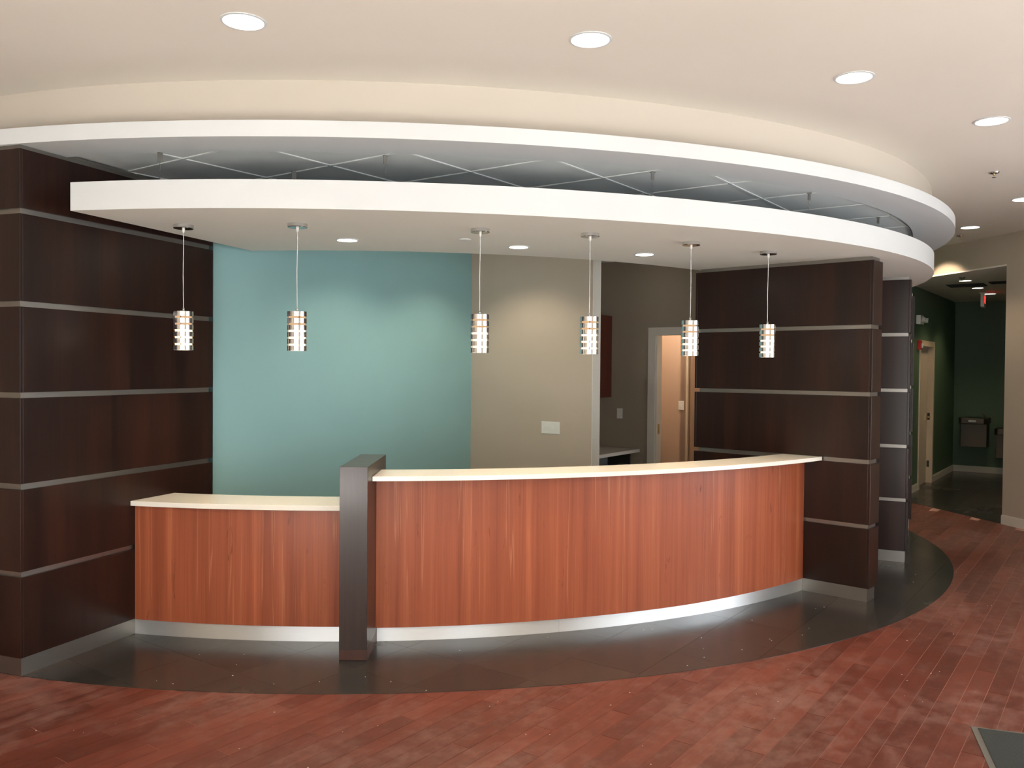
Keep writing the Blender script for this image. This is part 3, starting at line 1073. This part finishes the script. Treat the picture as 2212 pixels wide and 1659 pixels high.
o = sharp(top_ends(MB(), CB, lambda a: 5.182, rt_o, cut_p1(5.182), cut_p1(5.547), cut_fin(5.182), cut_fin(5.495), 1.0505, 1.0798, 110).build('countertop', M['counter'], None, 0.002))
tag(o, 'white tall transaction countertop curving from the dark post to the nearest fin', 'countertop')

# dark post between the two heights
post = thing('divider_post', 'grey-brown walnut laminate post dividing the low and tall desk sections', 'post', (-0.93, 5.06, 0))
q = [(-1.014, 5.058), (-0.848, 5.058), (-0.848, 5.79), (-1.018, 5.79)]
MB().prism(q, 0.068, 1.157, 0.4).build('body', M['walnut_grey'], post, 0.0015)
qi = [(-1.014, 5.059), (-0.848, 5.059), (-0.848, 5.79), (-1.018, 5.79)]
MB().prism(qi, 0.0045, 0.0675, 0.9).build('foot', M['walnut_foot'], post, 0.001)

# ------------------------------------------------------------------ suspended cloud
ZK, KT = 2.610, 0.158
cloud = thing('ceiling_canopy', 'white curved drop-ceiling canopy hung above the desk, carrying the pendants', 'canopy', (0, 6.2, ZK))
# plan: outer arc about CA, inner arc about CB, straight left end
n = 150
A = np.linspace(-15.15, 112, n + 1)
OUT = [pol(CA, R_cloud(a), a) for a in A]
i0 = math.degrees(math.atan2(-1.958 - CB[0], -(6.437 - CB[1])))
B = np.linspace(i0, 118, n + 1)
INN = [pol(CB, 4.362, b) for b in B]
under, band = MB(), MB()
for i in range(n):
    o0, o1, p0, p1 = OUT[i], OUT[i + 1], INN[i], INN[i + 1]
    band.face([(*o0, ZK), (*o1, ZK), (*o1, ZK + KT), (*o0, ZK + KT)], None, True)
    under.face([(*o1, ZK + 0.0), (*o0, ZK + 0.0), (*p0, ZK + 0.0), (*p1, ZK + 0.0)])
    under.face([(*p1, ZK), (*p0, ZK), (*p0, ZK + KT), (*p1, ZK + KT)], None, True)
    band.face([(*o0, ZK + KT), (*o1, ZK + KT), (*p1, ZK + KT), (*p0, ZK + KT)])
under.face([(*INN[0], ZK), (*OUT[0], ZK), (*OUT[0], ZK + KT), (*INN[0], ZK + KT)])
under.face([(*OUT[n], ZK), (*INN[n], ZK), (*INN[n], ZK + KT), (*OUT[n], ZK + KT)])
sharp(band.build('fascia_band', M['white'], cloud))
sharp(under.build('soffit', M['soffit'], cloud))
for hx, hy in ((-2.05, 4.992), (-1.389, 5.441), (-0.746, 5.012), (0.866, 5.369), (2.047, 5.962), (2.916, 6.88)):
    h = MB()
    h.box((hx, hy, ZT - 0.028), (0.028, 0.004, 0.05), 0.6)
    h.box((hx, hy, ZT - 0.006), (0.028, 0.022, 0.005), 0.6)
    # twisted wire
    pz = ZT - 0.05
    for k in range(8):
        z1 = pz - (ZT - 0.05 - ZK - KT) / 8
        h.tube((hx + 0.003 * (-1) ** k, hy, pz), (hx - 0.003 * (-1) ** k, hy, z1), 0.0016, 5)
        pz = z1
    h.build('hanger', M['core'], cloud)

# ------------------------------------------------------------------ pendants
def make_pendant():
    t = thing('pendant_light', '', 'pendant light', (0, 0, 0), 0, 'banded cylinder pendants over the desk')
    local(MB().lathe([(0, 0), (0.060, 0), (0.060, -0.020), (0.057, -0.023), (0.0, -0.023)], n=40), 'canopy', M['steel'], t)
    local(MB().lathe([(0.0085, -0.0231), (0.0085, -0.040), (0.004, -0.050), (0.0, -0.050)], n=16), 'cord_grip', M['plate'], t)
    cb = MB()
    pts = [(0.0, 0.0, -0.048), (0.0006, 0, -0.12), (-0.001, 0.0, -0.20), (-0.0022, 0.001, -0.30), (-0.001, 0, -0.40), (0, 0, -0.512)]
    for a, b in zip(pts, pts[1:]):
        cb.tube(a, b, 0.0026, 6)
    local(cb, 'cord', M['cord'], t)
    local(MB().lathe([(0.0, -0.508), (0.007, -0.508), (0.0075, -0.5295), (0.0, -0.5295)], n=16), 'socket_cap', M['steel'], t)
    top = -0.530
    for k in range(6):
        z0 = top - k * 0.0415
        z1 = z0 - 0.0300
        prof = [(0.0585, z0), (0.0585, z1), (0.0565, z1), (0.0565, z0), (0.0585, z0)]
        if k == 0:
            prof = [(0.0, z0), (0.0585, z0), (0.0585, z1), (0.0565, z1), (0.0565, z0 - 0.002), (0.0, z0 - 0.002)]
        local(MB().lathe(prof, n=48), 'ring', M['steel'], t)
    # frosted sleeve: its lit lower part and its upper part given a dim glow for the bulb below, joined by slim rods
    local(MB().lathe([(0.0, top - 0.085), (0.048, top - 0.085), (0.048, top - 0.232), (0.0, top - 0.232)], n=32), 'diffuser', M['glow'], t)
    local(MB().lathe([(0.0, top - 0.0025), (0.048, top - 0.0025), (0.048, top - 0.0845), (0.0, top - 0.0845)], n=32), 'sleeve', M['glowdim'], t)
    rods = MB()
    for k in range(3):
        a = 2 * math.pi * k / 3 + 0.6
        rods.tube((0.0530 * math.cos(a), 0.0530 * math.sin(a), top - 0.003), (0.0530 * math.cos(a), 0.0530 * math.sin(a), top - 0.236), 0.0028, 6)
    local(rods, 'support_rods', M['steel'], t)
    for o in [x for x in bpy.data.objects if x.parent == t]:
        if o.name.startswith(('ring', 'canopy', 'diffuser', 'sleeve')):
            sharp(o)
    return t
PEN = [(-2.026, 5.284, 'pendant light hanging in front of the left walnut block, leftmost of six'),
       (-1.306, 5.205, 'pendant light hanging before the teal wall, second from left'),
       (-0.205, 5.337, 'pendant light hanging where teal wall meets taupe wall'),
       (0.490, 5.483, 'pendant light hanging before the daylit end of the taupe wall'),
       (1.203, 5.814, 'pendant light hanging before the office doorway head'),
       (1.851, 6.234, 'pendant light hanging in front of the nearest fin, rightmost of six')]
p0 = make_pendant()
for i, (x, y, lb) in enumerate(PEN):
    o = p0 if i == 0 else copy_tree(p0)
    o.location = (x, y, ZK - 0.0005)
    o.rotation_euler = (0, 0, [0.0, 0.4, 1.1, 2.0, 2.7, 0.7][i])
    o['label'] = lb
    ld = bpy.data.lights.new('pendant_lamp', 'SPOT')
    ld.energy = 15.0
    ld.spot_size = math.radians(140)
    ld.spot_blend = 0.8
    ld.color = (1.0, 0.76, 0.48)
    ld.shadow_soft_size = 0.03
    lo = bpy.data.objects.new('pendant_lamp', ld)
    C.objects.link(lo)
    lo.location = (x, y, ZK - 0.53 - 0.275)

# ------------------------------------------------------------------ recessed downlights
def make_can(r, mat):
    t = thing('downlight', '', 'ceiling light')
    o = local(MB().lathe([(r * 1.13, 0.0), (r * 1.13, -0.004), (r * 1.00, -0.006), (r * 0.985, -0.002), (r * 0.985, 0.0)], n=48), 'trim_ring', M['white'], t)
    sharp(o)
    local(MB().lathe([(0.0, -0.0018), (r * 0.985, -0.0018), (r * 0.985, -0.0002), (0.0, -0.0002)], n=40), 'lens', mat, t)
    return t
def spot(x, y, z, e, angle, blend, col=(1.0, 0.80, 0.56), r=0.06):
    ld = bpy.data.lights.new('downlight_lamp', 'SPOT')
    ld.energy = e
    ld.spot_size = math.radians(angle)
    ld.spot_blend = blend
    ld.color = col
    ld.shadow_soft_size = r
    lo = bpy.data.objects.new('downlight_lamp', ld)
    C.objects.link(lo)
    lo.location = (x, y, z - 0.015)
can_main = make_can(0.092, M['lamp'])
MAIN = [(-1.251, 3.979, 'round lit downlight in the upper ceiling, nearest the left edge'),
        (0.363, 4.161, 'round lit downlight in the upper ceiling, top centre of the picture'),
        (1.834, 4.663, 'round lit downlight in the upper ceiling, right of the top centre one'),
        (3.014, 5.445, 'round lit downlight in the upper ceiling before the sprinkler head'),
        (4.673, 7.883, 'round lit downlight cut by the right edge of the picture'),
        (5.013, 9.443, 'small lit downlight in the upper ceiling just right of the ring end')]
for i, (x, y, lb) in enumerate(MAIN):
    o = can_main if i == 0 else copy_tree(can_main)
    o.location = (x, y, ZC)
    tag(o, lb, 'ceiling light', 'downlights round the curved ceiling ring')
    spot(x, y, ZC, 38, 100, 0.7)
# out of view but lighting the wall beside the corridor and the near floor
spot(5.13, 10.75, ZC, 60, 122, 0.35)
can_small = make_can(0.068, M['lamp'])
for i, (x, y, lb) in enumerate([(-1.128, 5.842, 'round lit downlight in the canopy soffit, left of three'),
                                (0.038, 6.106, 'round lit downlight in the canopy soffit, middle of three'),
                                (0.984, 6.442, 'round lit downlight in the canopy soffit, right of three')]):
    o = can_small if i == 0 else copy_tree(can_small)
    o.location = (x, y, ZK)
    tag(o, lb, 'ceiling light', 'downlights in the canopy soffit')
    spot(x, y, ZK, 22, 100, 0.8)
# lamps in the tiled ceiling over the office, behind the canopy
for x, y in ((-0.79, 6.84), (-0.21, 7.72)):
    spot(x, y, ZT, 50, 122, 0.6, (1.0, 0.88, 0.68))
can_cor = make_can(0.075, M['lampdim'])
for i, (x, y, lb) in enumerate([(6.042, 11.48, 'lit downlight in the corridor ceiling, nearest, beside the sprinkler'),
                                (6.742, 12.461, 'lit downlight in the corridor ceiling, middle of three'),
                                (7.429, 13.369, 'lit downlight in the corridor ceiling, farthest, behind the exit sign')]):
    o = can_cor if i == 0 else copy_tree(can_cor)
    o.location = (x, y, 2.967)
    tag(o, lb, 'ceiling light', 'downlights in the corridor')
    spot(x, y, 2.967, 34, 115, 0.5, (1.0, 0.78, 0.5))
# unlit one over the rear alcove
cu = make_can(0.075, M['off'])
cu.location = (1.08, 9.76, ZT - 0.004)
tag(cu, 'unlit downlight in the tiled ceiling over the rear alcove', 'ceiling light')
# the room beyond the doorway is lit from its own ceiling
ld = bpy.data.lights.new('room_lamp', 'POINT')
ld.energy = 44
ld.color = (1.0, 0.82, 0.62)
ld.shadow_soft_size = 0.15
lo = bpy.data.objects.new('room_lamp', ld)
C.objects.link(lo)
_p = nt2xy(nE + 0.2, TR + 0.75)
lo.location = (_p[0], _p[1], 2.75)

# ------------------------------------------------------------------ sprinklers and detectors
def sprinkler(x, y, z, label):
    t = thing('sprinkler', label, 'sprinkler', (x, y, z), 0, 'ceiling sprinklers')
    sharp(local(MB().lathe([(0.0, 0.0), (0.040, 0.0), (0.036, -0.009), (0.018, -0.014), (0.0, -0.014)], n=28), 'escutcheon', M['steel'], t))
    mb = MB()
    mb.lathe([(0.009, -0.0142), (0.007, -0.024), (0.0, -0.024)], n=12)
    mb.tube((0.007, 0, -0.022), (0.003, 0, -0.040), 0.0018, 6)
    mb.tube((-0.007, 0, -0.022), (-0.003, 0, -0.040), 0.0018, 6)
    local(mb, 'frame', M['brass'], t)
    sharp(local(MB().lathe([(0.0, -0.0402), (0.016, -0.0402), (0.016, -0.0425), (0.0, -0.0425)], n=16), 'deflector', M['steel'], t))
sprinkler(3.811, 6.837, ZC, 'chrome sprinkler head on the upper ceiling right of the ring')
sprinkler(5.21, 10.03, ZC, 'dark sprinkler head beside the ring end, before the taupe wall')
sprinkler(5.806, 11.112, 2.967, 'dark sprinkler head on the corridor ceiling beside the nearest downlight')
det = thing('sprinkler_cover', 'small white round cover plate in the canopy soffit beside the third pendant', 'cover plate', (-0.325, 5.775, ZK))
sharp(local(MB().lathe([(0.0, 0.0), (0.040, 0.0), (0.040, -0.003), (0.034, -0.006), (0.0, -0.006)], n=32), 'plate', M['white'], det))
sharp(local(MB().lathe([(0.034, -0.0061), (0.0345, -0.0075), (0.0, -0.0078)], n=32), 'rim', M['plate'], det))

# ------------------------------------------------------------------ corridor fittings
# air grilles
def grille(cx, cy, w_, d_, label):
    t = thing('air_grille', label, 'vent', (cx, cy, 2.967), math.atan2(NN[1], NN[0]), 'corridor ceiling grilles')
    fr = MB()
    for x0, x1, y0, y1 in ((-w_ / 2, w_ / 2, -d_ / 2, -d_ / 2 + 0.02), (-w_ / 2, w_ / 2, d_ / 2 - 0.02, d_ / 2),
                           (-w_ / 2, -w_ / 2 + 0.02, -d_ / 2 + 0.02, d_ / 2 - 0.02), (w_ / 2 - 0.02, w_ / 2, -d_ / 2 + 0.02, d_ / 2 - 0.02)):
        fr.box(((x0 + x1) / 2, (y0 + y1) / 2, -0.006), (x1 - x0, y1 - y0, 0.012))
    local(fr, 'frame', M['dark'], t)
    local(MB().box((0, 0, -0.001), (w_ - 0.04, d_ - 0.04, 0.002)), 'backing', M['black'], t)
    k = 0
    y = -d_ / 2 + 0.035
    while y < d_ / 2 - 0.03:
        local(MB().box((0, y, -0.0065), (w_ - 0.041, 0.006, 0.009)), 'slat', M['dark'], t)
        y += 0.034
    return t
grille(6.37, 12.06, 0.46, 0.42, 'dark square return air grille on the corridor ceiling, left one')
grille(6.62, 11.62, 0.30, 0.30, 'smaller dark air grille on the corridor ceiling, right one')

# exit sign hanging edge-on
xs = thing('exit_sign', 'white edge-on exit sign with red letters on the corridor ceiling', 'sign', (7.20, 13.15, 2.967), math.radians(-32))
local(MB().box((0, 0, -0.010), (0.10, 0.05, 0.020)), 'mount', M['plate'], xs)
local(MB().box((0, 0, -0.125), (0.052, 0.31, 0.210)), 'housing', M['plate'], xs, 0.003)
cu_ = bpy.data.curves.new('exit_text', 'FONT')
cu_.body = 'EXIT'
cu_.size = 0.16
cu_.extrude = 0.001
cu_.align_x = 'CENTER'
cu_.align_y = 'CENTER'
tmp = bpy.data.objects.new('tmp_text', cu_)
C.objects.link(tmp)
dg = bpy.context.evaluated_depsgraph_get()
me = bpy.data.meshes.new_from_object(tmp.evaluated_get(dg))
bpy.data.objects.remove(tmp)
me.materials.clear()
me.materials.append(M['exitred'])
lt = bpy.data.objects.new('lettering', me)
C.objects.link(lt)
lt.parent = xs
lt.location = (0.0275, 0, -0.125)
lt.rotation_euler = (math.radians(90), 0, math.radians(90))
lt['label'] = 'glowing red EXIT letters'
lt['label'] = 'glowing red letters reading exit'

# emergency light and fire strobe on the corridor wall
def on_corr(name, label, cat, t_, z):
    p = cl(t_)
    return thing(name, label, cat, (p[0], p[1], z), math.atan2(T[1], T[0]))
el = on_corr('emergency_light', 'white twin-head emergency light high on the green corridor wall', 'emergency light', 0.20, 2.495)
# local axes: x along the wall, -y out of it
local(MB().box((0, -0.031, 0), (0.24, 0.06, 0.13)), 'housing', M['plate'], el, 0.006)
for sx in (-0.075, 0.155):
    hd = MB()
    hd.tube((sx, -0.062 if sx < 0 else -0.03, 0.0), (sx + 0.01, -0.11, -0.005), 0.036, 20)
    l1 = local(hd, 'lamp_head', M['plate'], el)
    ln = MB()
    ln.tube((sx + 0.01, -0.1105, -0.005), (sx + 0.0105, -0.113, -0.0053), 0.029, 20)
    l2 = local(ln, 'lens', M['dark'], l1)
fa = on_corr('fire_strobe', 'red fire alarm strobe beside the corridor door casing', 'alarm', 0.245, 2.13)
local(MB().box((0, -0.0235, 0), (0.115, 0.045, 0.135)), 'body', M['red'], fa, 0.005)
local(MB().box((0.02, -0.056, -0.005), (0.05, 0.018, 0.07)), 'strobe_lens', M['plate'], fa, 0.008)
local(MB().box((-0.035, -0.049, 0.0), (0.03, 0.006, 0.10)), 'sounder_grille', M['red'], fa)

# drinking fountains on the far corridor wall
def fountain(s_, ztop, label):
    p = (K[0] + NN[0] * s_, K[1] + NN[1] * s_)
    t = thing('drinking_fountain', label, 'drinking fountain', (p[0], p[1], 0), math.atan2(NN[1], NN[0]), 'drinking fountain pair')
    # local: x along the wall, -y out
    top = MB()
    top.prism([(-0.22, -0.005), (-0.22, -0.40), (-0.17, -0.47), (0.17, -0.47), (0.22, -0.40), (0.22, -0.005)], ztop - 0.10, ztop)
    local(top, 'basin', M['fount'], t, 0.012)
    bo = MB()
    bo.prism([(-0.20, -0.005), (-0.20, -0.33), (0.20, -0.33), (0.20, -0.005)], ztop - 0.50, ztop - 0.101)
    local(bo, 'cabinet', M['fount'], t, 0.006)
    rim = MB().lathe([(0.165, ztop + 0.006), (0.15, ztop + 0.008), (0.13, ztop + 0.003), (0.03, ztop + 0.0015), (0.0, ztop + 0.0015)], (0, -0.25), 32)
    local(rim, 'bowl', M['steel'], t)
    sp = MB()
    sp.tube((0.14, -0.12, ztop), (0.14, -0.12, ztop + 0.035), 0.010)
    sp.tube((0.14, -0.12, ztop + 0.03), (0.11, -0.15, ztop + 0.065), 0.008)
    sp.tube((0.11, -0.15, ztop + 0.06), (0.105, -0.155, ztop + 0.085), 0.012)
    local(sp, 'spout', M['steel'], t)
    local(MB().box((0, -0.478, ztop - 0.05), (0.12, 0.012, 0.035)), 'push_bar', M['steel'], t, 0.003)
    return t
fountain(0.36, 0.965, 'steel drinking fountain, the higher of two on the dark corridor wall')
fountain(0.90, 0.80, 'lower steel drinking fountain half hidden by the taupe wall edge')

# ------------------------------------------------------------------ office fittings
RZN = math.atan2(NN[1], NN[0])
def on_wall(name, label, cat, p, z, grp=None):
    return thing(name, label, cat, (p[0], p[1], z), RZN, grp)
def gang_plate(t, w_, h_):
    mb = MB()
    mb.box((0, -0.002, 0), (w_, 0.004, h_))
    mb.box((0, -0.005, 0), (w_ - 0.008, 0.002, h_ - 0.008))
    return local(mb, 'plate', M['plate'], t, 0.0008)
# point on the taupe wall for the four-gang switch
def on_tan(ratio):
    # TC + s*NN with x = ratio*y
    s_ = (ratio * TC[1] - TC[0]) / (NN[0] - ratio * NN[1])
    return along(TC, NN, s_)
sw = on_wall('light_switch', 'white four-toggle switch plate on the taupe wall', 'switch', on_tan(84.5 / 1852.3), 1.183)
gang_plate(sw, 0.208, 0.116)
for k in range(4):
    x = -0.069 + 0.046 * k
    g = MB()
    dz = 0.006 if k < 3 else -0.006
    g.box((x, -0.0075, 0), (0.010, 0.003, 0.024))
    g.tube((x, -0.006, 0), (x, -0.017, dz), 0.0042, 8)
    local(g, 'toggle', M['plate'], sw)
o1 = on_wall('wall_outlet', 'white outlet plate on the rear alcove wall beside the doorway', 'outlet', rear(n_at((1339.5 - 1106) / 1852.3)), 1.235)
gang_plate(o1, 0.072, 0.116)
for z in (0.024, -0.024):
    local(MB().box((0, -0.0068, z), (0.030, 0.0016, 0.028)), 'socket', M['plate'], o1, 0.0005)
nS = BT * (((1472 - 1106) / 1852.3) * T[1] - T[0]) / (NN[0] - ((1472 - 1106) / 1852.3) * NN[1])
o2 = on_wall('light_switch', 'small pale switch plate on the peach wall seen through the doorway', 'switch', back2(nS), 1.29)
gang_plate(o2, 0.072, 0.116)
local(MB().box((0, -0.009, 0.0), (0.018, 0.006, 0.035)), 'rocker', M['plate'], o2)

# wall cabinet, its front runs away along T; corner at the rear wall
nC = n_at((1321.5 - 1106) / 1852.3)
cab = thing('wall_cabinet', 'red-brown wood wall cabinet hanging at the left of the rear alcove', 'cabinet', (*nt2xy(n_side + 0.17, TR - 0.4), 0))
def ntbox(mb, n0, n1, t0, t1, z0, z1):
    q = [nt2xy(n0, t0), nt2xy(n1, t0), nt2xy(n1, t1), nt2xy(n0, t1)]
    if area(q) < 0:
        q.reverse()
    return mb.prism(q, z0, z1)
CZ0, CZ1 = 1.42, 2.36
ntbox(MB(), n_side + 0.002, nC - 0.020, TR - 0.90, TR - 0.002, CZ0, CZ1).build('body', M['cabinet'], cab)
dr_ = ntbox(MB(), nC - 0.0195, nC, TR - 0.449, TR - 0.006, CZ0 + 0.002, CZ1 - 0.002).build('door', M['cabinet'], cab, 0.002)
h = MB()
a, b = nt2xy(nC + 0.022, TR - 0.43), nt2xy(nC + 0.022, TR - 0.31)
h.tube((*a, CZ0 + 0.04), (*b, CZ0 + 0.04), 0.004)
for q_ in (a, b):
    h.tube((*q_, CZ0 + 0.04), (q_[0] - NN[0] * 0.022, q_[1] - NN[1] * 0.022, CZ0 + 0.04), 0.004)
h.build('handle', M['steel'], dr_)
dr_ = ntbox(MB(), nC - 0.0195, nC, TR - 0.897, TR - 0.453, CZ0 + 0.002, CZ1 - 0.002).build('door', M['cabinet'], cab, 0.002)
h = MB()
a, b = nt2xy(nC + 0.022, TR - 0.60), nt2xy(nC + 0.022, TR - 0.475)
h.tube((*a, CZ0 + 0.04), (*b, CZ0 + 0.04), 0.004)
for q_ in (a, b):
    h.tube((*q_, CZ0 + 0.04), (q_[0] - NN[0] * 0.022, q_[1] - NN[1] * 0.022, CZ0 + 0.04), 0.004)
h.build('handle', M['steel'], dr_)

nW = n_at((1384 - 1106) / 1852.3)
wk = thing('worktop', 'pale grey laminate worktop fixed along the left side of the rear alcove', 'worktop', (*nt2xy(nW - 0.3, TR - 0.7), 0))
ntbox(MB(), n_side + 0.002, nW, TR - 1.50, TR - 0.002, 0.805, 0.842).build('top', M['worktop'], wk, 0.002)
ntbox(MB(), n_side + 0.002, nW - 0.12, TR - 0.03, TR - 0.002, 0.0046, 0.804).build('end_panel', M['dark'], wk)

# black task chair pushed under the worktop
chp = nt2xy(nW - 0.14, TR - 0.62)
ch = thing('office_chair', 'black office chair pushed under the rear worktop, only its arms showing', 'chair', (chp[0], chp[1], 0.0046), 0.35)
sb = MB()
sb.prism([(-0.23, -0.22), (0.23, -0.22), (0.25, 0.0), (0.23, 0.22), (-0.23, 0.22), (-0.25, 0.0)], 0.44, 0.51)
local(sb, 'seat', M['black'], ch, 0.02)
bk = MB()
bk.prism([(-0.20, 0.235), (0.20, 0.235), (0.20, 0.28), (-0.20, 0.28)], 0.52, 0.78)
local(bk, 'backrest', M['black'], ch, 0.015)
ar = MB()
local(ar.box((0.29, 0.0, 0.68), (0.06, 0.26, 0.03)), 'armrest', M['black'], ch, 0.008)
local(MB().box((-0.29, 0.0, 0.68), (0.06, 0.26, 0.03)), 'armrest', M['black'], ch, 0.008)
sup = MB()
for sx in (-1, 1):
    sup.tube((sx * 0.29, 0, 0.665), (sx * 0.29, 0.02, 0.47), 0.012)
    sup.tube((sx * 0.29, 0.02, 0.47), (sx * 0.20, 0.02, 0.45), 0.012)
sup.tube((0, 0.22, 0.47), (0, 0.26, 0.60), 0.015)
local(sup, 'brackets', M['black'], ch)
local(MB().lathe([(0.0, 0.44), (0.03, 0.44), (0.03, 0.10), (0.0, 0.10)], n=16), 'column', M['steel'], ch)
lg = MB()
for k in range(5):
    a = 2 * math.pi * k / 5
    lg.tube((0, 0, 0.11), (0.26 * math.cos(a), 0.26 * math.sin(a), 0.065), 0.016)
local(lg, 'star_base', M['black'], ch)
for k in range(5):
    a = 2 * math.pi * k / 5
    c_ = Vector((0.26 * math.cos(a), 0.26 * math.sin(a), 0.027))
    s_ = Vector((-math.sin(a), math.cos(a), 0)) * 0.018
    local(MB().tube(c_ - s_, c_ + s_, 0.026, 14), 'caster', M['black'], ch)

# ------------------------------------------------------------------ mat and floor debris
MC = (2.273, 4.190)
e1, e2 = (0.944, -0.330), (-0.330, -0.944)
mt = thing('floor_mat', 'charcoal ribbed entrance mat at the bottom right corner', 'mat', (2.6, 3.4, 0))
def mpt(a, b):
    return (MC[0] + e1[0] * a + e2[0] * b, MC[1] + e1[1] * a + e2[1] * b)
def mq(a0, a1, b0, b1):
    q = [mpt(a0, b0), mpt(a1, b0), mpt(a1, b1), mpt(a0, b1)]
    if area(q) < 0:
        q.reverse()
    return q
MA, MBB = 1.20, 1.80
bd = MB()
bd.prism(mq(0, MA, 0, 0.014), 0.0019, 0.0055)
bd.prism(mq(0, MA, MBB - 0.03, MBB), 0.0019, 0.0055)
bd.prism(mq(0, 0.028, 0.014, MBB - 0.03), 0.0019, 0.0055)
bd.prism(mq(MA - 0.028, MA, 0.014, MBB - 0.03), 0.0019, 0.0055)
bd.build('rubber_border', M['matedge'], mt)
MB().prism(mq(0.028, MA - 0.028, 0.014, MBB - 0.03), 0.0019, 0.0060).build('backing', M['matpile'], mt)
rb = MB()
y = 0.018
while y < MBB - 0.036:
    rb.prism(mq(0.030, MA - 0.030, y, y + 0.005), 0.0061, 0.0085)
    y += 0.0085
pr = rb.build('ribbed_pile', M['matpile'], mt)
pr['kind'] = 'stuff'

rd = random.Random(11)
db = MB()
cnt = 0
while cnt < 90:
    x, y = rd.uniform(-2.4, 4.0), rd.uniform(3.2, 7.6)
    if math.hypot(x - CB[0], y - CB[1]) < 5.42 or abs(x) > 0.6 * y:
        continue
    if x > 1.8 and y < 4.3:
        continue
    if math.hypot(x + 0.93, y - 5.3) < 0.5 or x < -2.2 and y > 4.3:
        continue
    if abs(math.hypot(x - CA[0], y - CA[1]) - 5.54) < 0.05:
        continue
    z = 0.0046 if math.hypot(x - CA[0], y - CA[1]) < 5.52 else 0.0019
    a, s1, s2 = rd.uniform(0, 3.1), rd.uniform(0.0012, 0.004), rd.uniform(0.001, 0.0022)
    db.box((x, y, z + 0.0007), (s1 * 2, s2 * 2, 0.0014), a)
    cnt += 1
do = tag(db.build('debris', M['plate']), 'tiny white plaster crumbs scattered over the floor in front of the desk', 'debris')
do['kind'] = 'stuff'
